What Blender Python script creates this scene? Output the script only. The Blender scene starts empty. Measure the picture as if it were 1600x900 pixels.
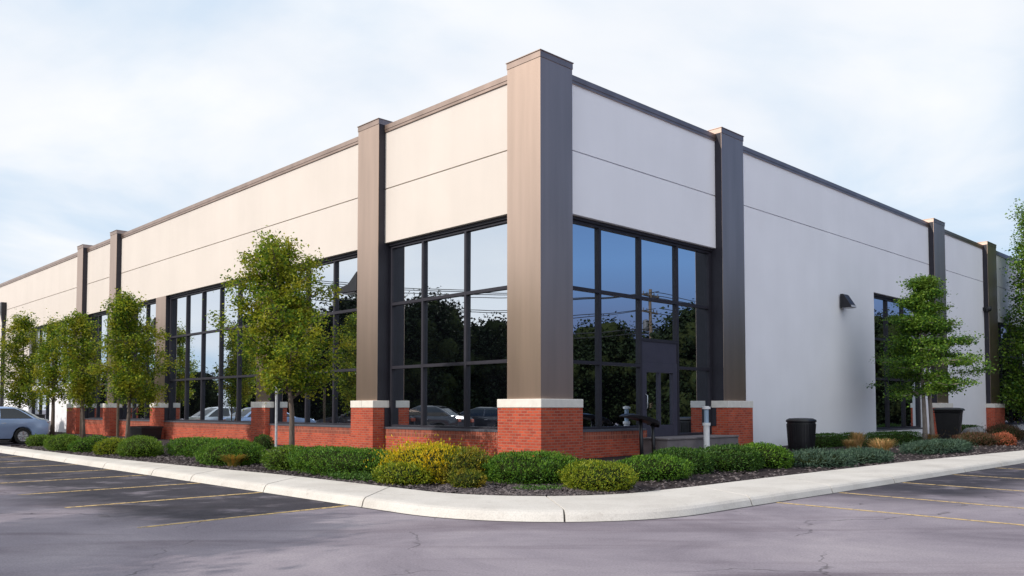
import bpy, math, random
import numpy as np
from mathutils import Vector, Matrix, noise as mnoise

R = math.radians
scene = bpy.context.scene
COL = scene.collection
rng = random.Random(7)

# ------------------------------------------------------------------ frame of the building
UL = Vector((-0.69633, 0.71772, 0)); UR = Vector((0.71772, 0.69633, 0))
C0 = Vector((0.723, 21.0, 0))
ANG = math.atan2(UR.y, UR.x)
def W(p, q, z=0.0):
    v = C0 + UL * p + UR * q
    return Vector((v.x, v.y, z))

# ------------------------------------------------------------------ small mesh builder
class MB:
    def __init__(s):
        s.v = []; s.f = []; s.m = []; s.mi = 0
    def mat(s, i): s.mi = i; return s
    def face(s, pts):
        b = len(s.v); s.v += [tuple(p) for p in pts]
        s.f.append(tuple(range(b, b + len(pts)))); s.m.append(s.mi); return s
    def box(s, x0, x1, y0, y1, z0, z1):
        if x0 > x1: x0, x1 = x1, x0
        if y0 > y1: y0, y1 = y1, y0
        b = len(s.v)
        s.v += [(x0,y0,z0),(x1,y0,z0),(x1,y1,z0),(x0,y1,z0),(x0,y0,z1),(x1,y0,z1),(x1,y1,z1),(x0,y1,z1)]
        for f in ((3,2,1,0),(4,5,6,7),(0,1,5,4),(1,2,6,5),(2,3,7,6),(3,0,4,7)):
            s.f.append(tuple(b + i for i in f)); s.m.append(s.mi)
        return s
    def prism(s, poly, z0, z1):                 # poly counter-clockwise in xy
        n = len(poly); b = len(s.v)
        s.v += [(x, y, z0) for x, y in poly] + [(x, y, z1) for x, y in poly]
        s.f.append(tuple(b + i for i in reversed(range(n)))); s.m.append(s.mi)
        s.f.append(tuple(b + n + i for i in range(n))); s.m.append(s.mi)
        for i in range(n):
            j = (i + 1) % n
            s.f.append((b+i, b+j, b+n+j, b+n+i)); s.m.append(s.mi)
        return s
    def rings(s, rings, cap=True):              # list of equal-length closed rings
        n = len(rings[0]); b = len(s.v)
        for r in rings: s.v += [tuple(p) for p in r]
        for k in range(len(rings) - 1):
            for i in range(n):
                j = (i + 1) % n
                s.f.append((b+k*n+i, b+k*n+j, b+(k+1)*n+j, b+(k+1)*n+i)); s.m.append(s.mi)
        if cap:
            s.f.append(tuple(b + i for i in reversed(range(n)))); s.m.append(s.mi)
            e = b + (len(rings)-1)*n
            s.f.append(tuple(e + i for i in range(n))); s.m.append(s.mi)
        return s
    def tube(s, pts, rad, n=8):
        pts = [Vector(p) for p in pts]
        if not hasattr(rad, '__len__'): rad = [rad] * len(pts)
        out = []
        prev = None
        for i, p in enumerate(pts):
            t = (pts[min(i+1, len(pts)-1)] - pts[max(i-1, 0)]).normalized()
            a = prev if prev is not None else (Vector((1,0,0)) if abs(t.x) < .8 else Vector((0,1,0)))
            u = (a - t * a.dot(t)).normalized(); w = t.cross(u); prev = u
            out.append([p + (u * math.cos(2*math.pi*k/n) + w * math.sin(2*math.pi*k/n)) * rad[i] for k in range(n)])
        return s.rings(out)
    def lathe(s, prof, n=24, cx=0, cy=0, sx=1, sy=1, power=2.0):
        out = []
        for r, z in prof:
            ring = []
            for k in range(n):
                a = 2*math.pi*k/n; c, d = math.cos(a), math.sin(a)
                q = (abs(c)**power + abs(d)**power) ** (-1/power)
                ring.append((cx + r*q*c*sx, cy + r*q*d*sy, z))
            out.append(ring)
        return s.rings(out)
    def build(s, name, mats, parent=None, loc=None, rotz=None, smooth=False, bevel=0):
        me = bpy.data.meshes.new(name)
        me.from_pydata(s.v, [], s.f)
        if not isinstance(mats, (list, tuple)): mats = [mats]
        for m in mats: me.materials.append(m)
        for p, i in zip(me.polygons, s.m): p.material_index = i
        if smooth:
            for p in me.polygons: p.use_smooth = True
        uv = me.uv_layers.new(name='UVMap')
        co = me.vertices
        for p in me.polygons:
            nx, ny, nz = abs(p.normal.x), abs(p.normal.y), abs(p.normal.z)
            for li in p.loop_indices:
                v = co[me.loops[li].vertex_index].co
                if nz > nx and nz > ny: uv.data[li].uv = (v.x, v.y)
                elif nx > ny: uv.data[li].uv = (v.y, v.z)
                else: uv.data[li].uv = (v.x, v.z)
        o = bpy.data.objects.new(name, me); COL.objects.link(o)
        if parent: o.parent = parent
        if loc is not None: o.location = loc
        if rotz is not None: o.rotation_euler = (0, 0, rotz)
        if bevel:
            b = o.modifiers.new('bevel', 'BEVEL'); b.width = bevel; b.segments = 2; b.limit_method = 'ANGLE'; b.angle_limit = R(40)
        return o

def tag(o, label=None, cat=None, group=None, kind=None):
    if label: o['label'] = label
    if cat: o['category'] = cat
    if group: o['group'] = group
    if kind: o['kind'] = kind
    return o
def empty(name, loc, rz=0, **k):
    o = bpy.data.objects.new(name, None); COL.objects.link(o)
    o.location = loc; o.rotation_euler = (0, 0, rz); o.empty_display_size = .3
    return tag(o, **k)
def copy_tree(o, parent=None):
    c = o.copy(); COL.objects.link(c)
    if parent: c.parent = parent
    for ch in list(o.children): copy_tree(ch, c)
    return c

# ------------------------------------------------------------------ materials
def nodes(name):
    m = bpy.data.materials.new(name); m.use_nodes = True
    nt = m.node_tree
    return m, nt, nt.nodes['Principled BSDF'], nt.links
def N(nt, t, **k):
    n = nt.nodes.new(t)
    for a, b in k.items():
        if a in n.inputs.keys() if hasattr(n.inputs, 'keys') else False: n.inputs[a].default_value = b
        else: setattr(n, a, b)
    return n
def ramp(nt, stops):
    r = nt.nodes.new('ShaderNodeValToRGB'); el = r.color_ramp.elements
    while len(el) < len(stops): el.new(.5)
    for e, (p, c) in zip(el, stops): e.position = p; e.color = (*c, 1)
    return r
def mul(c, f): return tuple(max(0, x * f) for x in c)

def paint(name, base, rough=.6, metal=0., scale=3., amt=.12, bump=0., bscale=60., fine=0., spec=.5, stretch=None, streak=0.):
    m, nt, b, L = nodes(name)
    tc = N(nt, 'ShaderNodeTexCoord'); mp = N(nt, 'ShaderNodeMapping')
    L.new(tc.outputs['Object'], mp.inputs[0])
    if stretch: mp.inputs['Scale'].default_value = stretch
    n1 = N(nt, 'ShaderNodeTexNoise'); n1.inputs['Scale'].default_value = scale; n1.inputs['Detail'].default_value = 6
    L.new(mp.outputs[0], n1.inputs[0])
    r = ramp(nt, [(.3, mul(base, 1 - amt)), (.7, mul(base, 1 + amt))])
    L.new(n1.outputs['Fac'], r.inputs[0])
    col = r.outputs[0]
    if streak:                                    # faint rain runs down the face
        m2 = N(nt, 'ShaderNodeMapping'); L.new(tc.outputs['Object'], m2.inputs[0]); m2.inputs['Scale'].default_value = (1.1, 1.1, .10)
        n3 = N(nt, 'ShaderNodeTexNoise'); n3.inputs['Scale'].default_value = 1.0; n3.inputs['Detail'].default_value = 7; n3.inputs['Roughness'].default_value = .65; L.new(m2.outputs[0], n3.inputs[0])
        r3 = ramp(nt, [(.38, (1 - streak,) * 3), (.60, (1, 1, 1))]); L.new(n3.outputs['Fac'], r3.inputs[0])
        mm = N(nt, 'ShaderNodeMix', data_type='RGBA', blend_type='MULTIPLY'); mm.inputs[0].default_value = 1; L.new(col, mm.inputs[6]); L.new(r3.outputs[0], mm.inputs[7]); col = mm.outputs[2]
    L.new(col, b.inputs['Base Color'])
    b.inputs['Roughness'].default_value = rough; b.inputs['Metallic'].default_value = metal
    b.inputs['Specular IOR Level'].default_value = spec
    if bump:
        n2 = N(nt, 'ShaderNodeTexNoise'); n2.inputs['Scale'].default_value = bscale; n2.inputs['Detail'].default_value = 4
        L.new(tc.outputs['Object'], n2.inputs[0])
        bp = N(nt, 'ShaderNodeBump'); bp.inputs['Strength'].default_value = bump; bp.inputs['Distance'].default_value = .02
        L.new(n2.outputs['Fac'], bp.inputs['Height']); L.new(bp.outputs[0], b.inputs['Normal'])
    return m

M = {}
M['panel'] = paint('stucco_wall_paint', (.635, .575, .522), .75, 0, .35, .035, .12, 90, spec=.25, streak=.030)
M['white_wall'] = paint('white_wall_shade_tint', (.85, .85, .895), .7, 0, .5, .03, .1, 90, spec=.25, streak=.022)  # bluish shade tint of the right front put into the wall colour
M['bronze'] = paint('bronze_metal_cladding', (.54, .405, .325), .38, 1.0, 2.0, .09, .03, 20, stretch=(1.3, 1.3, .12))
M['cap_metal'] = paint('bronze_cap_metal', (.43, .325, .27), .38, 1.0, 2, .12)
M['frame'] = paint('dark_window_frame', (.024, .023, .032), .5, 0, 3, .1, spec=.3)
M['sill'] = paint('grey_metal_sill', (.12, .125, .15), .4, .4, 3, .1)
M['stone'] = paint('pale_cast_stone', (.70, .67, .62), .75, 0, 5, .07, .2, 60, spec=.2)
M['roof'] = paint('roof_membrane', (.35, .34, .33), .9)
M['black_plastic'] = paint('black_plastic', (.012, .012, .015), .42, 0, 8, .25, .15, 120)
M['black_metal'] = paint('black_painted_metal', (.014, .014, .018), .4, .2, 6, .2)
M['grey_metal'] = paint('grey_painted_metal', (.07, .075, .09), .5, .1, 4, .15)
M['galv'] = paint('galvanised_steel', (.55, .58, .62), .42, .6, 14, .2)
M['white_plastic'] = paint('white_pipe_plastic', (.75, .75, .76), .4, 0, 8, .06)
M['blue_pipe'] = paint('blue_grey_pipe', (.30, .40, .52), .4, .2, 8, .08)
M['lens'] = paint('frosted_lamp_lens', (.55, .55, .6), .35)
M['step'] = paint('dark_concrete_step', (.17, .15, .155), .85, 0, 4, .15, .3, 50)
M['door_panel'] = paint('dark_blue_door_panel', (.045, .044, .066), .5, 0, 3, .08, spec=.3)
M['tyre'] = paint('tyre_rubber', (.012, .012, .013), .8, 0, 10, .2)
M['rim'] = paint('alloy_rim', (.5, .5, .53), .3, .8, 10, .1)
M['wood_pole'] = paint('weathered_wood_pole', (.10, .075, .055), .9, 0, 8, .3, .4, 30, stretch=(4, 4, .4))
M['wire'] = paint('black_cable', (.01, .01, .01), .6)
M['bark'] = paint('grey_brown_bark', (.11, .085, .07), .9, 0, 9, .35, .6, 40, stretch=(3, 3, .6))
M['pale_bark'] = paint('pale_grey_bark', (.24, .20, .175), .85, 0, 9, .25, .5, 40, stretch=(3, 3, .6))
M['stone_grey'] = paint('grey_boulder', (.22, .22, .23), .9, 0, 7, .3, .6, 20)
M['house_wall'] = paint('tan_house_siding', (.35, .27, .2), .8)
M['red_roof'] = paint('red_shingle_roof', (.30, .07, .045), .85, 0, 6, .2)
M['line'] = None

def car_paint(name, base):
    m = paint(name, base, .28, .55, 2, .03)
    b = m.node_tree.nodes['Principled BSDF']; b.inputs['Coat Weight'].default_value = .8; b.inputs['Coat Roughness'].default_value = .06
    return m
M['car_blue'] = car_paint('silver_blue_car_paint', (.34, .46, .70))
M['car_white'] = car_paint('pale_car_paint', (.62, .66, .70))
M['car_grey'] = car_paint('grey_car_paint', (.12, .14, .17))
M['car_dark'] = car_paint('dark_car_paint', (.05, .055, .07))

# brick
def brick_mat():
    m, nt, b, L = nodes('red_brick')
    tc = N(nt, 'ShaderNodeTexCoord')
    br = N(nt, 'ShaderNodeTexBrick'); L.new(tc.outputs['UV'], br.inputs['Vector'])
    br.inputs['Scale'].default_value = 1; br.inputs['Brick Width'].default_value = .21; br.inputs['Row Height'].default_value = .0727
    br.inputs['Mortar Size'].default_value = .010; br.inputs['Mortar Smooth'].default_value = .2; br.inputs['Bias'].default_value = -.1
    br.inputs['Color1'].default_value = (.50, .092, .046, 1); br.inputs['Color2'].default_value = (.30, .050, .032, 1)
    br.inputs['Mortar'].default_value = (.36, .165, .12, 1)
    n = N(nt, 'ShaderNodeTexNoise'); n.inputs['Scale'].default_value = 2.2; n.inputs['Detail'].default_value = 5
    L.new(tc.outputs['Object'], n.inputs[0])
    mx = N(nt, 'ShaderNodeMix', data_type='RGBA', blend_type='MULTIPLY'); mx.inputs[0].default_value = .55
    rr = ramp(nt, [(.25, (.62, .6, .62)), (.7, (1.1, 1.08, 1.05))]); L.new(n.outputs['Fac'], rr.inputs[0])
    L.new(br.outputs['Color'], mx.inputs[6]); L.new(rr.outputs[0], mx.inputs[7])
    L.new(mx.outputs[2], b.inputs['Base Color'])
    bp = N(nt, 'ShaderNodeBump'); bp.inputs['Strength'].default_value = .6; bp.inputs['Distance'].default_value = .01; bp.invert = True
    L.new(br.outputs['Fac'], bp.inputs['Height']); L.new(bp.outputs[0], b.inputs['Normal'])
    b.inputs['Roughness'].default_value = .85; b.inputs['Specular IOR Level'].default_value = .2
    return m
M['brick'] = brick_mat()
def soldier_mat():
    m = brick_mat(); m.name = 'soldier_course_brick'
    br = [n for n in m.node_tree.nodes if n.type == 'TEX_BRICK'][0]
    br.inputs['Brick Width'].default_value = .0727; br.inputs['Row Height'].default_value = .21; br.offset = 0
    br.inputs['Color1'].default_value = (.34, .08, .045, 1); br.inputs['Color2'].default_value = (.17, .042, .03, 1)
    return m
M['soldier'] = soldier_mat()

# reflective dark glass
def glass_mat(name, tint, fac, dark=(.006, .007, .010)):
    m, nt, b, L = nodes(name)
    out = nt.nodes['Material Output']
    b.inputs['Base Color'].default_value = (*dark, 1); b.inputs['Roughness'].default_value = .05; b.inputs['Specular IOR Level'].default_value = .3
    g = N(nt, 'ShaderNodeBsdfGlossy'); g.inputs['Color'].default_value = (*tint, 1); g.inputs['Roughness'].default_value = .004
    mx = N(nt, 'ShaderNodeMixShader'); mx.inputs[0].default_value = fac
    tc = N(nt, 'ShaderNodeTexCoord'); n = N(nt, 'ShaderNodeTexNoise'); n.inputs['Scale'].default_value = .55; n.inputs['Detail'].default_value = 1
    L.new(tc.outputs['Object'], n.inputs[0])
    bp = N(nt, 'ShaderNodeBump'); bp.inputs['Strength'].default_value = .05; bp.inputs['Distance'].default_value = .05
    L.new(n.outputs['Fac'], bp.inputs['Height']); L.new(bp.outputs[0], g.inputs['Normal'])
    L.new(b.outputs[0], mx.inputs[1]); L.new(g.outputs[0], mx.inputs[2]); L.new(mx.outputs[0], out.inputs['Surface'])
    return m
M['glass'] = glass_mat('reflective_tinted_glass', (.86, .93, 1.0), .80)
M['car_glass'] = glass_mat('car_glass', (.8, .9, 1), .03, (.008, .010, .014))

# asphalt with a lighter driving lane and a darker stall band along the kerb
def asphalt_mat():
    m, nt, b, L = nodes('weathered_asphalt')
    geo = N(nt, 'ShaderNodeNewGeometry'); P = geo.outputs['Position']
    def nz(scale, detail=6, rough=.55, dist=0., vec=P):
        n = N(nt, 'ShaderNodeTexNoise'); n.inputs['Scale'].default_value = scale; n.inputs['Detail'].default_value = detail
        n.inputs['Roughness'].default_value = rough; n.inputs['Distortion'].default_value = dist
        L.new(vec, n.inputs[0]); return n.outputs['Fac']
    def math_(op, a, b_=None, clamp=False):
        n = N(nt, 'ShaderNodeMath', operation=op); n.use_clamp = clamp
        for i, v in enumerate((a, b_)):
            if v is None: continue
            if isinstance(v, (int, float)): n.inputs[i].default_value = v
            else: L.new(v, n.inputs[i])
        return n.outputs[0]
    def dot(vec):
        n = N(nt, 'ShaderNodeVectorMath', operation='DOT_PRODUCT'); L.new(P, n.inputs[0]); n.inputs[1].default_value = vec; return n.outputs['Value']
    p = math_('SUBTRACT', dot(tuple(UL)), C0.dot(UL)); q = math_('SUBTRACT', dot(tuple(UR)), C0.dot(UR))
    def step(v, a, bb):
        n = N(nt, 'ShaderNodeMapRange', interpolation_type='SMOOTHSTEP'); L.new(v, n.inputs[0]); n.inputs[1].default_value = a; n.inputs[2].default_value = bb
        return n.outputs[0]
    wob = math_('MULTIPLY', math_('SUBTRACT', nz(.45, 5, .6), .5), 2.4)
    # dark stall bands: left side (p > -3, q > -11.3) and right side (q > -2, p > -10.3)
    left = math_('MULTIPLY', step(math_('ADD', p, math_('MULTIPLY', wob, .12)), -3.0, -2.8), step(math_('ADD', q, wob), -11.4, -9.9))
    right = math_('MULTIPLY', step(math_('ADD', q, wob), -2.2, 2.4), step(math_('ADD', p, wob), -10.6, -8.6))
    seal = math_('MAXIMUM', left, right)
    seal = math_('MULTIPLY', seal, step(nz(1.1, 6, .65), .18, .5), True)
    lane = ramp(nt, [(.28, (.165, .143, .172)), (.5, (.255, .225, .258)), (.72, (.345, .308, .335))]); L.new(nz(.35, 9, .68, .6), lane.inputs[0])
    stall_col = ramp(nt, [(.3, (.022, .020, .030)), (.7, (.044, .040, .054))]); L.new(nz(1.5, 6), stall_col.inputs[0])
    mx = N(nt, 'ShaderNodeMix', data_type='RGBA'); L.new(seal, mx.inputs[0]); L.new(lane.outputs[0], mx.inputs[6]); L.new(stall_col.outputs[0], mx.inputs[7])
    # aggregate speckle
    sp = ramp(nt, [(.3, (.70, .70, .70)), (.7, (1.24, 1.24, 1.24))]); L.new(nz(38, 5, .8), sp.inputs[0])
    m2 = N(nt, 'ShaderNodeMix', data_type='RGBA', blend_type='MULTIPLY'); m2.inputs[0].default_value = 1; L.new(mx.outputs[2], m2.inputs[6]); L.new(sp.outputs[0], m2.inputs[7])
    # worn tracks / oil stains along the driving direction
    mp = N(nt, 'ShaderNodeMapping'); L.new(P, mp.inputs[0]); mp.inputs['Scale'].default_value = (.16, .85, 1); mp.inputs['Rotation'].default_value = (0, 0, R(8))
    st = ramp(nt, [(.50, (1, 1, 1)), (.70, (.55, .50, .53))]); L.new(nz(1.0, 7, .6, .8, mp.outputs[0]), st.inputs[0])
    m3 = N(nt, 'ShaderNodeMix', data_type='RGBA', blend_type='MULTIPLY'); m3.inputs[0].default_value = .8; L.new(m2.outputs[2], m3.inputs[6]); L.new(st.outputs[0], m3.inputs[7])
    # cracks: edges of large distorted cells
    wv = N(nt, 'ShaderNodeVectorMath', operation='MULTIPLY_ADD'); cn = N(nt, 'ShaderNodeTexNoise'); cn.inputs['Scale'].default_value = .9; cn.inputs['Detail'].default_value = 6
    L.new(P, cn.inputs[0]); L.new(cn.outputs['Color'], wv.inputs[0]); wv.inputs[1].default_value = (1.6, 1.6, 0); L.new(P, wv.inputs[2])
    vo = N(nt, 'ShaderNodeTexVoronoi', feature='DISTANCE_TO_EDGE'); vo.inputs['Scale'].default_value = .19; L.new(wv.outputs[0], vo.inputs['Vector'])
    ck = math_('MULTIPLY', math_('SUBTRACT', 1, step(vo.outputs['Distance'], .0006, .0042)), step(nz(.5, 4), .45, .56))
    m4 = N(nt, 'ShaderNodeMix', data_type='RGBA'); L.new(math_('MULTIPLY', ck, .58), m4.inputs[0]); L.new(m3.outputs[2], m4.inputs[6]); m4.inputs[7].default_value = (.03, .027, .03, 1)
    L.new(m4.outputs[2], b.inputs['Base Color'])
    b.inputs['Roughness'].default_value = .82; b.inputs['Specular IOR Level'].default_value = .3
    bp = N(nt, 'ShaderNodeBump'); bp.inputs['Strength'].default_value = .35; bp.inputs['Distance'].default_value = .012
    h = math_('ADD', nz(90, 3, .6), math_('MULTIPLY', nz(2, 4), .8)); h = math_('SUBTRACT', h, math_('MULTIPLY', ck, 1.0))
    L.new(h, bp.inputs['Height']); L.new(bp.outputs[0], b.inputs['Normal'])
    return m
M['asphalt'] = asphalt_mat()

def line_mat():
    m, nt, b, L = nodes('worn_yellow_paint')
    out = nt.nodes['Material Output']
    tc = N(nt, 'ShaderNodeNewGeometry')
    n = N(nt, 'ShaderNodeTexNoise'); n.inputs['Scale'].default_value = 9; n.inputs['Detail'].default_value = 8; n.inputs['Roughness'].default_value = .7
    L.new(tc.outputs['Position'], n.inputs[0])
    r = ramp(nt, [(.36, (0, 0, 0)), (.52, (1, 1, 1))]); L.new(n.outputs['Fac'], r.inputs[0])
    b.inputs['Base Color'].default_value = (.60, .42, .17, 1); b.inputs['Roughness'].default_value = .75
    t = N(nt, 'ShaderNodeBsdfTransparent'); mx = N(nt, 'ShaderNodeMixShader')
    L.new(r.outputs[0], mx.inputs[0]); L.new(t.outputs[0], mx.inputs[1]); L.new(b.outputs[0], mx.inputs[2]); L.new(mx.outputs[0], out.inputs['Surface'])
    return m
M['line'] = line_mat()

def concrete_mat():
    m, nt, b, L = nodes('pale_concrete')
    geo = N(nt, 'ShaderNodeNewGeometry')
    n = N(nt, 'ShaderNodeTexNoise'); n.inputs['Scale'].default_value = .8; n.inputs['Detail'].default_value = 9; n.inputs['Roughness'].default_value = .65
    L.new(geo.outputs['Position'], n.inputs[0])
    r = ramp(nt, [(.28, (.47, .44, .405)), (.5, (.57, .54, .50)), (.75, (.64, .61, .57))]); L.new(n.outputs['Fac'], r.inputs[0])
    n2 = N(nt, 'ShaderNodeTexNoise'); n2.inputs['Scale'].default_value = 45; n2.inputs['Detail'].default_value = 4; L.new(geo.outputs['Position'], n2.inputs[0])
    r2 = ramp(nt, [(.3, (.88, .88, .88)), (.6, (1.04, 1.04, 1.04))]); L.new(n2.outputs['Fac'], r2.inputs[0])
    mx = N(nt, 'ShaderNodeMix', data_type='RGBA', blend_type='MULTIPLY'); mx.inputs[0].default_value = 1
    L.new(r.outputs[0], mx.inputs[6]); L.new(r2.outputs[0], mx.inputs[7])
    # blotchy tyre scuffs and stains
    n3 = N(nt, 'ShaderNodeTexNoise'); n3.inputs['Scale'].default_value = 3.5; n3.inputs['Detail'].default_value = 8; n3.inputs['Roughness'].default_value = .7
    L.new(geo.outputs['Position'], n3.inputs[0])
    r3 = ramp(nt, [(.60, (1, 1, 1)), (.74, (.72, .69, .67))]); L.new(n3.outputs['Fac'], r3.inputs[0])
    mz = N(nt, 'ShaderNodeMix', data_type='RGBA', blend_type='MULTIPLY'); mz.inputs[0].default_value = 1
    L.new(mx.outputs[2], mz.inputs[6]); L.new(r3.outputs[0], mz.inputs[7]); L.new(mz.outputs[2], b.inputs['Base Color'])
    b.inputs['Roughness'].default_value = .85; b.inputs['Specular IOR Level'].default_value = .2
    bp = N(nt, 'ShaderNodeBump'); bp.inputs['Strength'].default_value = .25; bp.inputs['Distance'].default_value = .008
    L.new(n2.outputs['Fac'], bp.inputs['Height']); L.new(bp.outputs[0], b.inputs['Normal'])
    return m
M['concrete'] = concrete_mat()
M['mulch'] = paint('dark_mulch', (.040, .032, .033), .95, 0, 14, .5, .9, 35, spec=.1)

def rand_island(name, cols, rough=.6, trans=0., clump=None, cscale=1.2, spec=.3):
    """leaf material: colour picked per leaf, shifted by soft clumps"""
    m, nt, b, L = nodes(name); out = nt.nodes['Material Output']
    geo = N(nt, 'ShaderNodeNewGeometry')
    k = len(cols); r = ramp(nt, [((i + .5) / k, c) for i, c in enumerate(cols)])
    L.new(geo.outputs['Random Per Island'], r.inputs[0]); col = r.outputs[0]
    if clump:
        n = N(nt, 'ShaderNodeTexNoise'); n.inputs['Scale'].default_value = cscale; n.inputs['Detail'].default_value = 3
        L.new(geo.outputs['Position'], n.inputs[0])
        rr = ramp(nt, [(.50, (0, 0, 0)), (.68, (1, 1, 1))]); L.new(n.outputs['Fac'], rr.inputs[0])
        mm = N(nt, 'ShaderNodeMath', operation='MULTIPLY'); L.new(rr.outputs[0], mm.inputs[0]); mm.inputs[1].default_value = clump[1]
        mx = N(nt, 'ShaderNodeMix', data_type='RGBA'); L.new(mm.outputs[0], mx.inputs[0]); L.new(col, mx.inputs[6]); mx.inputs[7].default_value = (*clump[0], 1)
        col = mx.outputs[2]
    L.new(col, b.inputs['Base Color']); b.inputs['Roughness'].default_value = rough; b.inputs['Specular IOR Level'].default_value = spec
    if trans:
        t = N(nt, 'ShaderNodeBsdfTranslucent'); L.new(col, t.inputs[0])
        ms = N(nt, 'ShaderNodeMixShader'); ms.inputs[0].default_value = trans
        L.new(b.outputs[0], ms.inputs[1]); L.new(t.outputs[0], ms.inputs[2]); L.new(ms.outputs[0], out.inputs['Surface'])
    return m
M['maple'] = rand_island('maple_leaves', [(.05, .11, .012), (.11, .195, .016), (.20, .29, .02), (.36, .39, .03)], .5, .5, ((.46, .38, .03), .6), 1.5)
M['oak'] = rand_island('dark_green_leaves', [(.03, .09, .014), (.055, .14, .016), (.10, .20, .02), (.18, .29, .03)], .5, .35, ((.16, .24, .03), .5), 1.3)
M['far_leaf'] = rand_island('far_tree_leaves', [(.006, .012, .005), (.010, .018, .007), (.016, .026, .009)], .7, .05, spec=.1)
M['yew'] = rand_island('dark_green_needles', [(.022, .075, .008), (.045, .13, .010), (.08, .185, .013), (.13, .25, .018)], .55, .2, ((.14, .25, .018), .6), 3.5)
M['yew_dark'] = rand_island('deep_green_needles', [(.018, .06, .010), (.034, .095, .012), (.06, .13, .014)], .55, .2, ((.08, .16, .016), .5), 3.5)
M['lime'] = rand_island('yellow_green_needles', [(.07, .13, .008), (.13, .20, .010), (.22, .28, .014), (.32, .34, .02)], .55, .25, ((.28, .30, .02), .6), 4)
M['fresh'] = rand_island('fresh_green_leaves', [(.05, .12, .012), (.09, .18, .014), (.15, .24, .02)], .55, .25, ((.18, .25, .02), .5), 3)
M['gold'] = rand_island('golden_leaves', [(.40, .38, .012), (.62, .50, .012), (.75, .52, .014), (.28, .32, .02)], .55, .4, ((.78, .46, .012), .7), 2.0)
M['olive'] = rand_island('olive_leaves', [(.08, .12, .012), (.14, .18, .014), (.24, .22, .02), (.06, .10, .012)], .55, .3, ((.42, .27, .02), .6), 3)
M['juniper'] = rand_island('blue_green_juniper', [(.028, .060, .040), (.045, .085, .055), (.065, .11, .07)], .6, .15, ((.05, .10, .05), .5), 3)
M['red_leaf'] = rand_island('reddish_brown_leaves', [(.10, .035, .025), (.07, .05, .022), (.13, .05, .03), (.05, .055, .02)], .6, .25, ((.05, .06, .02), .6), 2)
M['rust'] = rand_island('orange_red_leaves', [(.42, .12, .06), (.52, .19, .10), (.34, .09, .05)], .6, .3)
M['tan_grass'] = rand_island('tan_grass_blades', [(.55, .33, .14), (.66, .42, .2), (.42, .26, .1), (.30, .26, .08)], .7, .3)
M['orange_grass'] = rand_island('orange_grass_blades', [(.46, .25, .05), (.55, .32, .06), (.24, .24, .05), (.16, .2, .04)], .7, .3)
M['cover'] = rand_island('ground_cover_leaves', [(.04, .10, .015), (.06, .14, .02), (.09, .17, .03)], .6, .2)
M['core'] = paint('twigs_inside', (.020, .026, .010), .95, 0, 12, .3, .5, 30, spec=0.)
M['chips'] = rand_island('mulch_chips', [(.030, .024, .026), (.055, .045, .048), (.085, .070, .072), (.14, .12, .12)], .9, 0)

# ------------------------------------------------------------------ world, sun, camera
SUN_EL = 31.0
SPHI = R(13)
sh = (-UR) * math.cos(SPHI) + UL * math.sin(SPHI)          # horizontal direction towards the sun
sun_dir = Vector((sh.x * math.cos(R(SUN_EL)), sh.y * math.cos(R(SUN_EL)), math.sin(R(SUN_EL))))

w = bpy.data.worlds.new('World'); scene.world = w; w.use_nodes = True
nt = w.node_tree; L = nt.links
bg = nt.nodes['Background']; bg.inputs['Strength'].default_value = .10
sky = N(nt, 'ShaderNodeTexSky', sky_type='NISHITA'); sky.sun_disc = False
sky.sun_elevation = R(SUN_EL); sky.sun_rotation = math.atan2(sh.x, sh.y); sky.air_density = 1.2; sky.dust_density = 1.0; sky.ozone_density = 2.0
tc = N(nt, 'ShaderNodeTexCoord')
sx = N(nt, 'ShaderNodeSeparateXYZ'); L.new(tc.outputs['Generated'], sx.inputs[0])
def wm(op, a, b_=None, clamp=False):
    n = N(nt, 'ShaderNodeMath', operation=op); n.use_clamp = clamp
    for i, v in enumerate((a, b_)):
        if v is None: continue
        if isinstance(v, (int, float)): n.inputs[i].default_value = v
        else: L.new(v, n.inputs[i])
    return n.outputs[0]
zz = wm('ADD', wm('MAXIMUM', sx.outputs['Z'], 0), .22)
cv = N(nt, 'ShaderNodeCombineXYZ'); L.new(wm('DIVIDE', sx.outputs['X'], zz), cv.inputs[0]); L.new(wm('DIVIDE', sx.outputs['Y'], zz), cv.inputs[1])
cn = N(nt, 'ShaderNodeTexNoise'); cn.inputs['Scale'].default_value = .75; cn.inputs['Detail'].default_value = 7; cn.inputs['Roughness'].default_value = .52; cn.inputs['Distortion'].default_value = .5
L.new(cv.outputs[0], cn.inputs[0])
# the cloud deck thins out towards the east (+X)
hdot = N(nt, 'ShaderNodeVectorMath', operation='DOT_PRODUCT'); L.new(tc.outputs['Generated'], hdot.inputs[0]); hdot.inputs[1].default_value = (.955, .205, .21)
hole = N(nt, 'ShaderNodeMapRange', interpolation_type='SMOOTHSTEP'); L.new(hdot.outputs['Value'], hole.inputs[0])
hole.inputs[1].default_value = .68; hole.inputs[2].default_value = .88
cov = wm('SUBTRACT', wm('ADD', cn.outputs['Fac'], .105), wm('MULTIPLY', hole.outputs[0], .50))
msk = N(nt, 'ShaderNodeMapRange', interpolation_type='SMOOTHSTEP'); L.new(cov, msk.inputs[0]); msk.inputs[1].default_value = .40; msk.inputs[2].default_value = .66
msk.inputs[3].default_value = .0; msk.inputs[4].default_value = .97
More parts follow.
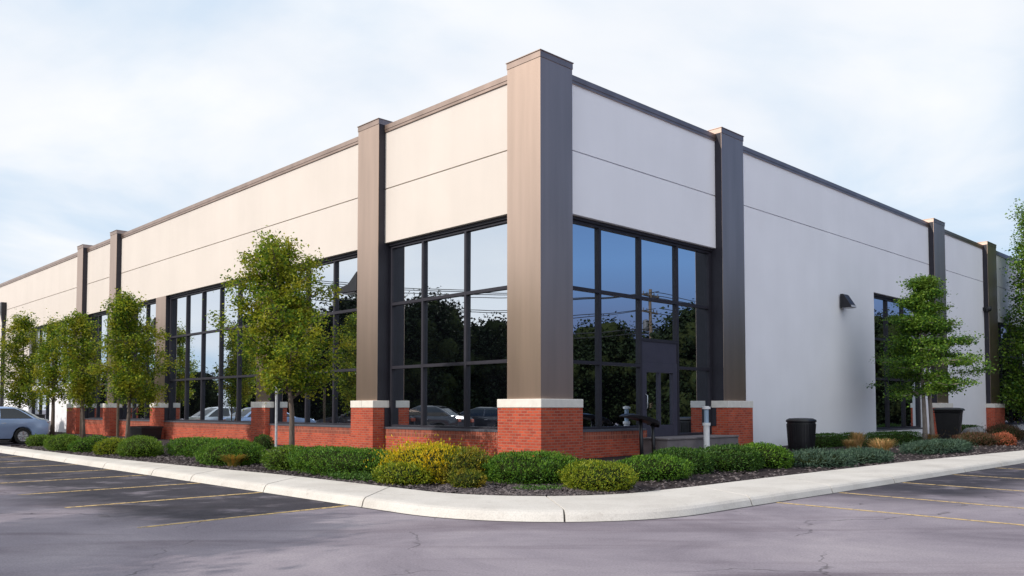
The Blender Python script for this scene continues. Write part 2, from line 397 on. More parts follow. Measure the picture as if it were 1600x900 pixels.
# cloud brightness varies softly
c2 = N(nt, 'ShaderNodeTexNoise'); c2.inputs['Scale'].default_value = 1.5; c2.inputs['Detail'].default_value = 6; c2.inputs['Distortion'].default_value = .3; L.new(cv.outputs[0], c2.inputs[0])
cc = ramp(nt, [(.30, (8.4, 8.9, 9.7)), (.62, (10.2, 10.25, 10.4))]); L.new(c2.outputs['Fac'], cc.inputs[0])
# thin veil over the blue everywhere but in the gap
veil = N(nt, 'ShaderNodeMix', data_type='RGBA'); L.new(sky.outputs[0], veil.inputs[6]); veil.inputs[7].default_value = (6.0, 7.8, 9.8, 1)
L.new(wm('SUBTRACT', .9, wm('MULTIPLY', hole.outputs[0], .78)), veil.inputs[0])
# unseen eastern sky: blue over indigo as the glass mirrors, darkened for the piers
er = ramp(nt, [(0., (.50, .58, 1.6)), (.08, (.75, .95, 2.7)), (.17, (1.4, 2.9, 6.0)), (.30, (.9, 1.8, 4.3)), (.6, (.8, 1.6, 4.2))]); L.new(sx.outputs['Z'], er.inputs[0])
east = N(nt, 'ShaderNodeMix', data_type='RGBA'); L.new(wm('MULTIPLY', hole.outputs[0], .85), east.inputs[0]); L.new(veil.outputs[2], east.inputs[6]); L.new(er.outputs[0], east.inputs[7])
mx = N(nt, 'ShaderNodeMix', data_type='RGBA'); L.new(msk.outputs[0], mx.inputs[0]); L.new(east.outputs[2], mx.inputs[6]); L.new(cc.outputs[0], mx.inputs[7])
# unseen sky behind the camera boosted to brighten the shaded right walls
bb = N(nt, 'ShaderNodeMapRange', interpolation_type='SMOOTHSTEP'); L.new(wm('MULTIPLY', sx.outputs['Y'], -1.0), bb.inputs[0]); bb.inputs[1].default_value = .1; bb.inputs[2].default_value = .8; bb.inputs[3].default_value = 1.0; bb.inputs[4].default_value = 1.30
sc_ = N(nt, 'ShaderNodeVectorMath', operation='SCALE'); L.new(mx.outputs[2], sc_.inputs[0]); L.new(bb.outputs[0], sc_.inputs['Scale'])
L.new(sc_.outputs[0], bg.inputs['Color'])

sl = bpy.data.lights.new('sun', 'SUN'); sl.energy = 3.7; sl.angle = R(.6); sl.color = (1, .92, .83)
so = bpy.data.objects.new('sun', sl); COL.objects.link(so)
so.rotation_euler = sun_dir.to_track_quat('Z', 'Y').to_euler()

cam = bpy.data.cameras.new('camera'); co = bpy.data.objects.new('camera', cam); COL.objects.link(co)
co.location = (0, 0, 1.6); co.rotation_euler = (R(92.5), 0, 0)
cam.sensor_width = 36; cam.lens = 1307 / 1600 * 36; cam.shift_y = (637 - 1307 * math.tan(R(2.5)) - 450) / 1600
cam.clip_start = .1; cam.clip_end = 3000
scene.camera = co
vs = scene.view_settings; vs.view_transform = 'Standard'; vs.look = 'None'; vs.exposure = 0; vs.gamma = 1; vs.use_curve_mapping = False
scene.render.resolution_x = 1024; scene.render.resolution_y = 576
scene.cycles.max_bounces = 6; scene.cycles.diffuse_bounces = 3; scene.cycles.glossy_bounces = 4; scene.cycles.transparent_max_bounces = 8

# ------------------------------------------------------------------ ground, kerb strip, bed
def pq2w(pts, z): return [tuple(W(p, q, z)) for p, q in pts]
g = MB(); S = 700
g.face([(-S, -S, 0), (S, -S, 0), (S, S, 0), (-S, S, 0)])
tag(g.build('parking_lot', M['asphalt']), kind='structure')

def kerb_path(dl, dr, rad, pmax, qmax, n_arc=36):
    """points (p,q,s) along the offset line: left straight, arc round the corner, right straight; dl / dr may be functions"""
    fl = dl if callable(dl) else (lambda p: dl); fr = dr if callable(dr) else (lambda q: dr)
    out = []
    k = 44
    p1 = -fr(0) + rad
    for i in range(k):
        p = pmax + (p1 - pmax) * i / k
        out.append((p, -fl(p)))
    cx, cy = -fr(0) + rad, -fl(p1) + rad
    for i in range(n_arc + 1):
        a = math.pi / 2 * i / n_arc
        out.append((cx - rad * math.sin(a), cy - rad * math.cos(a)))
    for i in range(1, k + 1):
        q = cy + (qmax - cy) * i / k
        out.append((-fr(q), q))
    return out
def lerp_tab(tab):
    def f(x):
        if x <= tab[0][0]: return tab[0][1]
        for (a, b), (c, d) in zip(tab, tab[1:]):
            if x <= c: return b + (d - b) * (x - a) / (c - a)
        return tab[-1][1]
    return f
in_l = lerp_tab([(-8, 6.02), (2, 6.05), (7, 6.45), (13, 6.8), (24, 6.85)])
in_r = lerp_tab([(-6, 5.88), (1, 5.75), (8, 5.75), (17, 6.2), (30, 6.3)])
PM, QM = 44, 60
prof = [(7.45, 0.0), (7.40, .09), (7.36, .125), (7.30, .144), (7.20, .15)]
paths = []
for d, z in prof: paths.append([(p, q, z) for p, q in kerb_path(d, d, 3.2 - (7.45 - d) * .3, PM, QM)])
paths.append([(p, q, .153) for p, q in kerb_path(in_l, in_r, 2.75, PM, QM)])
paths.append([(p, q, .05) for p, q in kerb_path(lambda p: in_l(p) - .002, lambda q: in_r(q) - .002, 2.75, PM, QM)])
mb = MB()
npt = len(paths[0])
acc = 0; last = None; cut = []
for i in range(npt):
    v = W(*paths[2][i][:2])
    if last is not None: acc += (v - last).length
    last = v; cut.append(acc)
# joints at about every 3 m, wherever the control joints of the slab fall
joint_at = [W(0.15, -7.3), W(-2.75, -7.3), W(-6.35, -6.1), W(-7.3, -2.45)]
jidx = set()
for j in joint_at:
    jidx.add(min(range(npt), key=lambda i: (W(*paths[2][i][:2]) - j).length))
first_c, last_c = cut[min(jidx)], cut[max(jidx)]
x = first_c - 3
while x > 0: jidx.add(min(range(npt), key=lambda i: abs(cut[i] - x))); x -= 3
x = last_c + 3.2
while x < cut[-1]: jidx.add(min(range(npt), key=lambda i: abs(cut[i] - x))); x += 3.2
for i in range(npt - 1):
    a0 = [W(*pp[i][:2], pp[i][2]) for pp in paths]; a1 = [W(*pp[i+1][:2], pp[i+1][2]) for pp in paths]
    if i in jidx:                                   # a 14 mm tooled gap at the start of this piece
        for k in range(len(a0)):
            d = (a1[k] - a0[k]); l = max(d.length, 1e-4); a0[k] = a0[k] + d * min(.03 / l, .5)
        mb.face(list(reversed(a0)))
    for k in range(len(paths) - 1):
        mb.face([a0[k], a0[k+1], a1[k+1], a1[k]])
    if i + 1 in jidx: mb.face(a1)
ks = mb.build('sidewalk', M['concrete']); tag(ks, kind='structure')
# make normals consistent
import bmesh
def fix_normals(o):
    bm = bmesh.new(); bm.from_mesh(o.data); bmesh.ops.remove_doubles(bm, verts=bm.verts, dist=.0005); bmesh.ops.recalc_face_normals(bm, faces=bm.faces); bm.to_mesh(o.data); bm.free()

sa, sb = kerb_path(7.452, 7.452, 3.2, PM, QM), kerb_path(7.50, 7.50, 3.24, PM, QM)
m_ = MB()
for i in range(len(sa) - 1): m_.face([W(*sa[i], .003), W(*sa[i+1], .003), W(*sb[i+1], .003), W(*sb[i], .003)])
so_ = m_.build('kerb_dirt_shade_strip', paint('kerb_dirt_and_shade', (.018, .017, .019), .7, 0, 6, .4)); fix_normals(so_); tag(so_, kind='structure')  # dark strip: gutter dirt plus shading under the kerb, put into its colour
# planting bed: gently mounded sheet between the strip and the walls
BEDEND = 20.6
def bed_edge(): return kerb_path(in_l, in_r, 2.75, BEDEND, QM)
edge = bed_edge()
mb = MB()
rows = []
for p, q in edge:
    # inner target on the walls
    if p > .2 and q < 0: ti = (p, .3)
    elif q > .2: ti = (.3, q)
    else:
        ti = (.3, .3)
    rows.append(((p, q), ti))
n_in = 10
grid = []
for (p, q), (tp, tq) in rows:
    line = []
    for k in range(n_in + 1):
        t = k / n_in; pp = p + (tp - p) * t; qq = q + (tq - q) * t
        z = .135 + .10 * min(1, t * 3) + .02 * mnoise.noise((pp * 1.3, qq * 1.3, 0))
        line.append(W(pp, qq, z))
    grid.append(line)
for i in range(len(grid) - 1):
    for k in range(n_in): mb.face([grid[i][k], grid[i+1][k], grid[i+1][k+1], grid[i][k+1]])
# narrow bed under the row of trees further along the left front
for p in np.arange(BEDEND, 45, 2.0):
    mb.face([W(p, -3.4, .16), W(p, .3, .16), W(p + 2, .3, .16), W(p + 2, -3.4, .16)])
    mb.face([W(p, -3.4, 0), W(p, -3.4, .16), W(p + 2, -3.4, .16), W(p + 2, -3.4, 0)])
for a, b_ in (((BEDEND, in_l(BEDEND) * -1), (BEDEND, -3.0)),):
    mb.face([W(*a, 0), W(*b_, 0), W(*b_, .22), W(*a, .22)])
tag(mb.build('planting_bed', M['mulch'], smooth=True), kind='structure')
fix_normals(bpy.data.objects['planting_bed'])

# loose mulch chips and stones lying on the bed near the camera
def chips():
    r = np.random.default_rng(3); V = []; F = []
    e = edge
    cnt = 0
    while cnt < 15000:
        i = r.integers(0, len(rows)); (p, q), (tp, tq) = rows[i]
        if q > 28: continue
        j = min(i + 1, len(rows) - 1); f = r.random()
        p += (rows[j][0][0] - p) * f; q += (rows[j][0][1] - q) * f; tp += (rows[j][1][0] - tp) * f; tq += (rows[j][1][1] - tq) * f
        t = r.random() ** 1.6 * .55 + .004
        pp = p + (tp - p) * t; qq = q + (tq - q) * t
        z = .135 + .10 * min(1, t * 3) + .02
        c = W(pp, qq, z); s = .014 + .028 * r.random()
        a = r.random() * 6.28; d = Vector((math.cos(a), math.sin(a), (r.random() - .5) * .8)) * s * (1 + r.random()); e2 = Vector((-math.sin(a), math.cos(a), (r.random() - .5) * .8)) * s
        b0 = len(V); V += [tuple(c + d), tuple(c + e2), tuple(c - d), tuple(c - e2), tuple(c + Vector((0, 0, s * .7)))]
        F += [(b0, b0+1, b0+4), (b0+1, b0+2, b0+4), (b0+2, b0+3, b0+4), (b0+3, b0, b0+4)]
        cnt += 1
    me = bpy.data.meshes.new('mulch_chips'); me.from_pydata(V, [], F); me.materials.append(M['chips'])
    o = bpy.data.objects.new('mulch_chips', me); COL.objects.link(o)
    tag(o, 'dark wood and stone mulch covering the planting bed', 'mulch', kind='stuff')
chips()

# painted stall lines
def pline(a, b_):
    va, vb = W(*a), W(*b_); d = (vb - va).normalized(); n = Vector((-d.y, d.x, 0)) * .055
    m = MB(); m.face([(v.x, v.y, .004) for v in (va - n, va + n, vb + n, vb - n)][::-1])
    o = m.build('parking_line', M['line']); fix_normals(o); tag(o, kind='structure')
for p in (-2.83, .12, 2.86, 5.8, 8.2, 10.9, 13.7, 16.4): pline((p - .22 if p < -2 else p - .05, -10.9), (p, -7.47))
for q, e in ((-2.05, -12.6), (.32, -12.6), (3.35, -12.6), (6.4, -12.4), (9.6, -12.4), (12.8, -12.4)): pline((-7.5, q), (e, q - .25 + (.1 if q < 0 else -.25)))

# ------------------------------------------------------------------ the building (local x = along the right front, y = along the left front)
B = empty('office_building', C0, ANG, label='long pale stucco office building with taupe piers, dark windows and red brick base', cat='building')
WP, GP = .25, .50                     # wall plane and glass plane behind the pier faces
ZH, ZJ, ZC, ZT, ZP = 6.80, 8.52, 10.33, 10.55, 10.75
LEND, REND = 62, 62

def facade(side):
    """returns box(along0, along1, depth0, depth1, z0, z1) for that front; depth is measured inwards"""
    if side == 'L': return lambda mb, a0, a1, d0, d1, z0, z1: mb.box(d0, d1, a0, a1, z0, z1)
    return lambda mb, a0, a1, d0, d1, z0, z1: mb.box(a0, a1, d0, d1, z0, z1)

def panel(side, a0, a1, z0, name='wall_panel', mat='panel'):
    fb = facade(side); m = MB()
    fb(m, a0, a1, WP, WP + .22, z0, ZJ - .017); fb(m, a0, a1, WP, WP + .22, ZJ + .017, ZC)
    fb(m, a0, a1, WP + .08, WP + .2, ZJ - .017, ZJ + .017)
    o = m.build(name, M[mat], B); return o
def plain_wall(side, a0, a1, z0, z1, holes=()):
    """solid wall with rectangular holes (h0,h1,z0,z1) sorted along"""
    fb = facade(side); m = MB()
    c = a0
    for h0, h1, hz0, hz1 in holes:
        fb(m, c, h0, WP, WP + .22, z0, z1); fb(m, h0, h1, WP, WP + .22, z0, hz0); fb(m, h0, h1, WP, WP + .22, hz1, z1); c = h1
    fb(m, c, a1, WP, WP + .22, z0, z1)
    return m
def cap(side, a0, a1):
    fb = facade(side); m = MB()
    fb(m, a0, a1, WP - .045, WP + .35, ZC, ZC + .075); fb(m, a0, a1, WP - .06, WP + .36, ZC + .078, ZT)
    m.build('parapet_cap', M['cap_metal'], B)

rw = random.Random(5)
def window(side, a0, a1, z0, z1, mull, trans, sill=True, label=None):
    fb = facade(side); fr = MB(); g = MB()
    D0, D1 = GP - .07, GP + .06
    head = .16; jamb = .15; mw = .045
    fb(fr, a0, a1, D0 - .05, D1, z1 - head * .55, z1); fb(fr, a0, a1, D0 + .01, D1, z1 - head, z1 - head * .55 - .002)
    fb(fr, a0, a0 + jamb, D0, D1, z0, z1 - head - .001); fb(fr, a1 - jamb, a1, D0, D1, z0, z1 - head - .001)
    fb(fr, a0 + jamb, a1 - jamb, D0, D1, z0, z0 + .07)
    xs = [a0 + jamb] + list(mull) + [a1 - jamb]; zs = [z0 + .07] + list(trans) + [z1 - head]
    for x in mull: fb(fr, x - mw, x + mw, D0 + .003, D1, z0 + .071, z1 - head - .002)
    for z in trans:
        for xa, xb in zip(xs, xs[1:]):
            fb(fr, xa + (mw if xa != xs[0] else 0), xb - (mw if xb != xs[-1] else 0), D0 + .006, D1, z - .045, z + .045)
    f = fr.build('window', M['frame'], B)
    if label: f['label'] = label
    for xa, xb in zip(xs, xs[1:]):
        for za, zb in zip(zs, zs[1:]):
            t1, t2 = (rw.random() - .5) * .004, (rw.random() - .5) * .005       # every pane sits a hair out of true
            pts = []
            for x, z, s1, s2 in ((xa, za, -1, -1), (xb, za, 1, -1), (xb, zb, 1, 1), (xa, zb, -1, 1)):
                d = GP + .02 + s1 * t1 * abs(xb - xa) / 2 + s2 * t2 * abs(zb - za) / 2
                pts.append((d, x, z) if side == 'L' else (x, d, z))
            g.face(pts if side == 'R' else pts[::-1])
    g.build('glass_pane', M['glass'], f)
    if sill:
        s = MB(); fb(s, a0, a1, WP - .02, D0 - .003, z0 - .055, z0 + .004); s.build('window_sill', M['sill'], f)
    return f
def spandrel(side, a0, a1, ztop):
    fb = facade(side); m = MB()
    m.mat(0); fb(m, a0, a1, WP, WP + .3, .05, ztop - .21)
    m.mat(1); fb(m, a0, a1, WP - .004, WP + .3, ztop - .208, ztop)
    m.build('brick_wall', [M['brick'], M['soldier']], B)

def grooved(a0, a1, seams, depth_face, depth_back, side, g=.006):
    """plan outline (x,y) of a pier shaft with V seams on its face, running counter-clockwise"""
    pts = [(a0, depth_face)]
    for s in seams: pts += [(s - g, depth_face), (s, depth_face + g), (s + g, depth_face)]
    pts += [(a1, depth_face), (a1, depth_back), (a0, depth_back)]
    if side == 'L': pts = [(y, x) for x, y in pts][::-1]
    return pts
def pier(side, a0, a1, face=0., top=ZP, base=True, b0=None, b1=None, seams=None, capd=True):
    fb = facade(side)
    root = MB()
    w = a1 - a0
    seams = []
    root.prism(grooved(a0, a1, seams, face, .62, side), 1.82 if base else .1, top - (.18 if capd else 0))
    o = root.build('pier', M['bronze'], B)
    zt = top - (.18 if capd else 0) - .003; zb = 1.825 if base else .1
    for x0, x1 in ((a0 - .006, a0 - .001), (a1 + .001, a1 + .006)):
        m = MB(); fb(m, x0, x1, face + .012, WP - .004 if face < .1 else face + .02, zb, zt); fb(m, x0, x1, max(WP, face + .02) - .003, .60, zb, min(zt, ZH - .004) if side == 'L' or a1 < 12 and x0 < a0 else zb + .01)
        m.build('side_shade_strip', M['frame'], o)  # dark strips on the pier sides, standing in for their shade
    if capd:
        m = MB(); fb(m, a0 - .012, a1 + .012, face - .014, .62, top - .178, top - .02); fb(m, a0 - .03, a1 + .03, face - .035, .64, top - .019, top)
        m.build('pier_cap', M['cap_metal'], o)
    if base:
        o_ = .19
        b0 = a0 - .05 if b0 is None else b0; b1 = a1 + .05 if b1 is None else b1
        m = MB(); fb(m, b0 + .015, b1 - .015, face - o_ + .015, .60, .05, 1.595); m.build('brick_base', M['brick'], o)
        for x0, x1 in ((b0 + .007, b0 + .013), (b1 - .013, b1 - .007)):
            m = MB(); fb(m, x0 - (.012 if x0 < a0 else 0), x1 + (.012 if x0 > a0 else 0), WP + .005, .585, 1.01, 1.59); m.build('recess_shade_strip', M['frame'], o)  # dark strips added on the base sides to imitate deep recess shade
        m = MB(); mid = (b0 + b1) / 2
        fb(m, b0, mid - .004, face - o_, .61, 1.60, 1.822); fb(m, mid + .004, b1, face - o_, .61, 1.60, 1.822)
        m.build('stone_band', M['stone'], o, bevel=.012)
    return o
# corner pier
m = MB()
s = 1.22; gv = .006
def vs_(a): return [(a - gv, 0), (a, gv), (a + gv, 0)]
south = [(0, 0), (s, 0), (s, s), (0, s)]
west = []
m.prism(south + west, 1.82, ZP - .18)
cp = m.build('corner_pier', M['bronze'], B)
m = MB(); m.box(-.014, s + .012, -.014, s + .012, ZP - .178, ZP - .02); m.box(-.035, s + .03, -.035, s + .03, ZP - .019, ZP); m.build('pier_cap', M['cap_metal'], cp)
m = MB(); m.box(-.175, 1.395, -.175, 1.395, .05, 1.595); m.build('brick_base', M['brick'], cp)
m = MB(); m.box(-.19, 1.41, -.19, 1.41, 1.60, 1.822); m.build('stone_band', M['stone'], cp, bevel=.014)

# --- left front
for a0, a1 in ((7.08, 8.23), (30.25, 31.2)): pier('L', a0, a1)
pier('L', 35.55, 36.5, b1=37.2)
for a0, a1 in ((14.43, 15.47), (24.38, 25.55)): pier('L', a0, a1, face=WP - .005, top=ZH - .002, capd=False)
for a0, a1 in ((1.22, 7.08), (8.23, 30.25), (31.2, 35.55), (36.5, LEND)):
    panel('L', a0 + .003, a1 - .003, ZH); cap('L', a0 + .003, a1 - .003)
wins = [(1.22, 7.08, (3.41, 5.38)), (8.23, 14.43, (10.30, 12.12)), (15.47, 24.38, (17.45, 19.1, 20.85, 22.5)), (25.55, 30.25, (27.2, 28.8)), (31.2, 35.55, (32.65, 34.1))]
for a0, a1, mu in wins:
    window('L', a0 + .003, a1 - .003, 1.0, ZH - .003, mu, (2.86, 4.86)); spandrel('L', a0 + .003, a1 - .003, .942)
window('L', 36.503, 46.8, 2.95, ZH - .003, (38.5, 40.2, 41.9, 43.6, 45.2), (4.86,), sill=False)
plain_wall('L', 36.503, 62, .05, 2.947, ((37.9, 38.35, .2, 2.6), (42.0, 46.6, .2, 2.7))).build('lower_wall', M['white_wall'], B)
plain_wall('L', 46.803, LEND, 2.95, ZH - .003).build('end_wall', M['panel'], B)
window('L', 42.003, 46.597, .203, 2.697, (43.4, 44.9), (), sill=False)
window('L', 37.903, 38.347, .203, 2.597, (), (), sill=False)

# --- right front
pier('R', 8.5, 9.85, b0=8.42, b1=9.98, seams=[8.9, 9.45])
pier('R', 27.35, 28.85); pier('R', 35.4, 36.95, b1=37.15)
panel('R', 1.223, 8.497, ZH, mat='white_wall'); cap('R', 1.223, 8.497)
for a0, a1 in ((9.853, 27.347), (28.853, 35.397), (36.953, REND)): cap('R', a0, a1)
def tall(a0, a1, holes=()):
    m = plain_wall('R', a0, a1, .05, ZJ - .017, holes); fb = facade('R')
    fb(m, a0, a1, WP, WP + .22, ZJ + .017, ZC); fb(m, a0, a1, WP + .08, WP + .2, ZJ - .017, ZJ + .017)
    m.build('wall_panel', M['white_wall'], B)
tall(9.853, 27.347, ((20.85, 26.4, .66, 6.55),)); tall(28.853, 35.397); tall(36.953, REND, ((37.2, 44.5, .66, 6.5), (47, 54, .66, 6.5)))
window('R', 20.853, 26.397, .663, 6.547, (22.72, 24.55), (2.86, 4.6))
window('R', 37.203, 44.497, .663, 6.497, (39.0, 40.8, 42.6), (2.86, 4.6)); window('R', 47.003, 53.997, .663, 6.497, (48.8, 50.6, 52.3), (2.86, 4.6))
spandrel('R', 1.223, 4.72, .942)
# entrance window wall: full-height lights with the door set in
fR = facade('R')
fr = MB(); D0, D1 = GP - .07, GP + .06; mw = .045
fR(fr, 1.223, 8.497, D0 - .05, D1, ZH - .09, ZH - .003); fR(fr, 1.223, 8.497, D0 + .01, D1, ZH - .165, ZH - .092)
fR(fr, 1.223, 1.36, D0, D1, 1.0, ZH - .166); fR(fr, 8.35, 8.497, D0, D1, .74, ZH - .166)
for x, z0 in ((2.86, 1.001), (4.72, .741), (6.60, .741)): fR(fr, x - mw, x + mw, D0 + .003, D1, z0, ZH - .167)
cells = [(1.36, 2.86), (2.86, 4.72), (4.72, 6.60), (6.60, 8.35)]
def bar(i, z, h=.045):
    xa, xb = cells[i]; fR(fr, xa + (mw if i else 0), xb - (mw if i < 3 else 0), D0 + .006, D1, z - h, z + h)
for i in range(4): bar(i, 4.85)
for i in (0, 1, 3): bar(i, 2.84)
bar(0, 1.035, .035); bar(1, 1.035, .035); bar(3, .775, .035); bar(2, 3.62, .045)
f = fr.build('entrance_window', M['frame'], B)
gl = MB()
def pane(xa, xb, za, zb, dep=GP + .02):
    t1, t2 = (rw.random() - .5) * .004, (rw.random() - .5) * .005
    gl.face([(x, dep + s1 * t1 * (xb - xa) / 2 + s2 * t2 * (zb - za) / 2, z) for x, z, s1, s2 in ((xa, za, -1, -1), (xb, za, 1, -1), (xb, zb, 1, 1), (xa, zb, -1, 1))])
for i, (xa, xb) in enumerate(cells):
    pane(xa, xb, 4.85, ZH - .165)
    if i == 2: pane(xa, xb, 3.62, 4.85)
    else:
        pane(xa, xb, 2.84, 4.85); pane(xa, xb, 1.0 if i < 2 else .75, 2.84)
gl.build('glass_pane', M['glass'], f)
m = MB(); fR(m, 1.223, 4.67, WP - .02, D0 - .003, .945, 1.003); m.build('window_sill', M['sill'], f)
m = MB(); fR(m, 4.72 + mw, 6.6 - mw, D0 + .03, D1, 2.96, 3.573); m.build('transom_panel', M['door_panel'], f)
# door leaf
d = MB()
dx0, dx1, dz0, dz1 = 4.72 + mw + .003, 6.6 - mw - .003, .735, 2.957
fR(d, dx0, dx0 + .22, D0 + .015, D1 - .01, dz0, dz1); fR(d, dx1 - .22, dx1, D0 + .015, D1 - .01, dz0, dz1)
fR(d, dx0 + .22, dx1 - .22, D0 + .018, D1 - .01, dz0, dz0 + .34); fR(d, dx0 + .22, dx1 - .22, D0 + .018, D1 - .01, dz1 - .30, dz1)
fR(d, 5.62, 5.70, D0 + .02, D1 - .01, dz0 + .342, dz1 - .302)
dr = d.build('door', M['door_panel'], B); dr['label'] = 'dark glazed entrance door in the shaded front'
m = MB(); m.face([(dx0 + .22, GP + .012, dz0 + .34), (dx1 - .22, GP + .012, dz0 + .34), (dx1 - .22, GP + .012, dz1 - .3), (dx0 + .22, GP + .012, dz1 - .3)])
m.build('door_glass', M['glass'], dr)
m = MB(); hx = dx0 + .17; m.tube([(hx, D0 + .015, 1.55), (hx, D0 - .05, 1.6), (hx, D0 - .05, 1.95), (hx, D0 + .015, 2.0)], .014, 8); m.build('door_handle', M['galv'], dr, smooth=True)
# landing in front of the door
m = MB(); m.box(4.52, 8.3, -.62, .42, .05, .675); m.box(4.49, 8.3, -.65, .42, .68, .733)
m.build('entrance_step', M['step'], B, bevel=.012)
m = MB(); fR(m, 4.73, 8.49, WP + .175, GP + .05, .05, .733); m.build('threshold_wall', M['step'], B)
# shell behind the fronts: dark backing, roof and the two far walls
m = MB(); m.box(.9, REND, .9, 1.0, .05, ZC - .3); m.box(.9, 1.0, 1.0, LEND, .05, ZC - .3); m.build('inner_wall', M['black_metal'], B)
m = MB(); m.box(.46, REND, .46, LEND, ZC - .5, ZC - .3); m.build('roof', M['roof'], B)
m = MB(); m.box(WP, REND, LEND, LEND + .2, .05, ZC); m.box(REND, REND + .2, WP, LEND + .2, .05, ZC); m.build('back_wall', M['panel'], B)

# ------------------------------------------------------------------ wall lamps
def wall_lamp(a, z, side, label, sc=1., depth=WP):
    root = empty('wall_lamp', W(a, depth, z) if side == 'L' else W(depth, a, z), ANG if side == 'R' else ANG - math.pi / 2, label=label, cat='lamp', group='lamps on the building walls')
    m = MB(); m.box(-.13*sc, .13*sc, -.05, .0, -.12*sc, .3*sc); m.build('back_plate', M['black_metal'], root, bevel=.01)
    m = MB()
    # wedge housing: sloping front, deeper at the bottom
    m.rings([[(-.24*sc, -.05, z_), (.24*sc, -.05, z_), (.24*sc, -d_, z_), (-.24*sc, -d_, z_)] for z_, d_ in ((-.16*sc, .50*sc), (-.05*sc, .46*sc), (.36*sc, .20*sc), (.40*sc, .15*sc))])
    o = m.build('lamp_housing', M['black_metal'], root, bevel=.012); fix_normals(o)
    m = MB(); m.box(-.2*sc, .2*sc, -.507*sc, -.46*sc, -.155*sc, -.075*sc); m.box(-.2*sc, .2*sc, -.44*sc, -.1*sc, -.175*sc, -.161*sc); m.build('lamp_lens', M['lens'], root)
    return root
wall_lamp(17.72, 5.75, 'R', 'black wedge wall lamp on the white wall above the round trash can')
# fittings on the far sides of piers
def side_lamp(q_, a, z, label):
    root = empty('wall_lamp', W(a, q_, z), ANG, label=label, cat='lamp', group='lamps on the building walls')
    m = MB(); m.box(-.1, .1, 0, .05, -.12, .16); m.build('back_plate', M['black_metal'], root)
    m = MB()
    m.rings([[(-.2, y_, z0), (.2, y_, z0), (.2, y_, z1), (-.2, y_, z1)] for y_, z0, z1 in ((.05, -.30, .34), (.3, -.30, .16), (.55, -.30, -.02), (1.0, -.29, -.1), (1.12, -.27, -.16))])
    o = m.build('lamp_housing', M['black_metal'], root, bevel=.015); fix_normals(o)
    m = MB(); m.box(-.14, .14, .25, .95, -.325, -.302); m.build('lamp_lens', M['lens'], root)
side_lamp(.2, 8.23, 5.68, 'black wedge lamp sticking out from the second pier left of the corner')
side_lamp(.4, 25.55, 5.55, 'black lamp sticking out from the pier beside the second tree')
m = MB(); m.box(-.09, .09, -.10, 0, -.1, .1)
r0 = empty('security_camera', W(WP, 35.3, 7.0), ANG, label='small black camera on the white wall beside the last visible pier', cat='camera')
m.build('mount', M['black_metal'], r0, bevel=.01)
m = MB(); m.tube([(0, -.05, .02), (0, -.22, .02)], [.05, .05], 10); m.lathe([(.02, -.16), (.12, -.13), (.16, -.03), (.16, .08), (.12, .13), (.02, .14)], 16, 0, -.26); m.build('camera_dome', M['black_plastic'], r0, smooth=True)

# ------------------------------------------------------------------ bins, pipe, handrail, boxes
root = empty('trash_can', W(-1.6, 10.5, .18), ANG, label='round black litter bin with domed rim standing before the white wall', cat='trash can', group='bins along the right front')
m = MB(); m.lathe([(.40, 0), (.42, .03), (.44, .4), (.475, .92), (.475, .95)], 32, power=3.2); m.build('bin_body', M['black_plastic'], root, smooth=True)
m = MB()
for k in range(32):
    a = 2*math.pi*(k+.5)/32; c, d_ = math.cos(a), math.sin(a); q_ = (abs(c)**3.2 + abs(d_)**3.2) ** (-1/3.2)
    m.tube([(c*q_*.428, d_*q_*.428, .06), (c*q_*.484, d_*q_*.484, .90)], .012, 5)
m.build('bin_slats', M['black_metal'], root)
m = MB(); m.lathe([(.455, .951), (.51, .955), (.52, .985), (.50, 1.03), (.40, 1.075), (.22, 1.085), (.20, 1.03), (.02, 1.02)], 32, power=3.0); m.build('bin_lid', M['black_plastic'], root, smooth=True)

root.scale = (.84, .84, 1.0)
root = empty('wheelie_bin', W(-2.3, 21.9, .17), ANG + R(12), label='tall black wheeled bin with overhanging lid beside the pin oak trunk', cat='bin', group='bins along the right front')
m = MB(); m.rings([[(-a, -b_, z), (a, -b_, z), (a, b_, z), (-a, b_, z)] for z, a, b_ in ((.06, .36, .36), (.6, .42, .42), (1.2, .475, .47), (1.26, .50, .49), (1.30, .50, .49))]); m.build('bin_body', M['black_plastic'], root, bevel=.03)
m = MB(); m.rings([[(-a, -b_, z), (a, -b_, z), (a, b_, z), (-a, b_, z)] for z, a, b_ in ((1.302, .54, .54), (1.35, .55, .55), (1.40, .50, .50), (1.43, .38, .38))]); m.build('bin_lid', M['black_plastic'], root, bevel=.03)
m = MB(); m.tube([(.40, .55, 1.22), (.40, .64, 1.24), (-.40, .64, 1.24), (-.40, .55, 1.22)], .02, 8); m.build('handle', M['black_plastic'], root, smooth=True)
for sx_ in (-1, 1):
    m = MB(); m.tube([(sx_*.37, .36, .13), (sx_*.44, .36, .13)], .13, 18); m.build('wheel', M['tyre'], root)

root = empty('standpipe', W(-.95, 5.99, .1), ANG, label='upright pale standpipe with blue-grey upper half by the entrance step', cat='pipe')
m = MB(); m.tube([(0, 0, 0), (0, 0, .98)], .088, 20); m.tube([(0, 0, .98), (0, 0, 1.06)], .115, 20); m.build('lower_pipe', M['white_plastic'], root, smooth=False)
m = MB(); m.tube([(0, 0, 1.06), (0, 0, 1.46)], .068, 20); m.build('upper_pipe', M['blue_pipe'], root)
m = MB(); m.tube([(0, 0, 1.46), (0, 0, 1.53)], .12, 20); m.tube([(0, 0, 1.53), (0, 0, 1.545)], .07, 12); m.tube([(.1, 0, 1.495), (.16, 0, 1.495)], .03, 8); m.build('pipe_cap', M['white_plastic'], root)

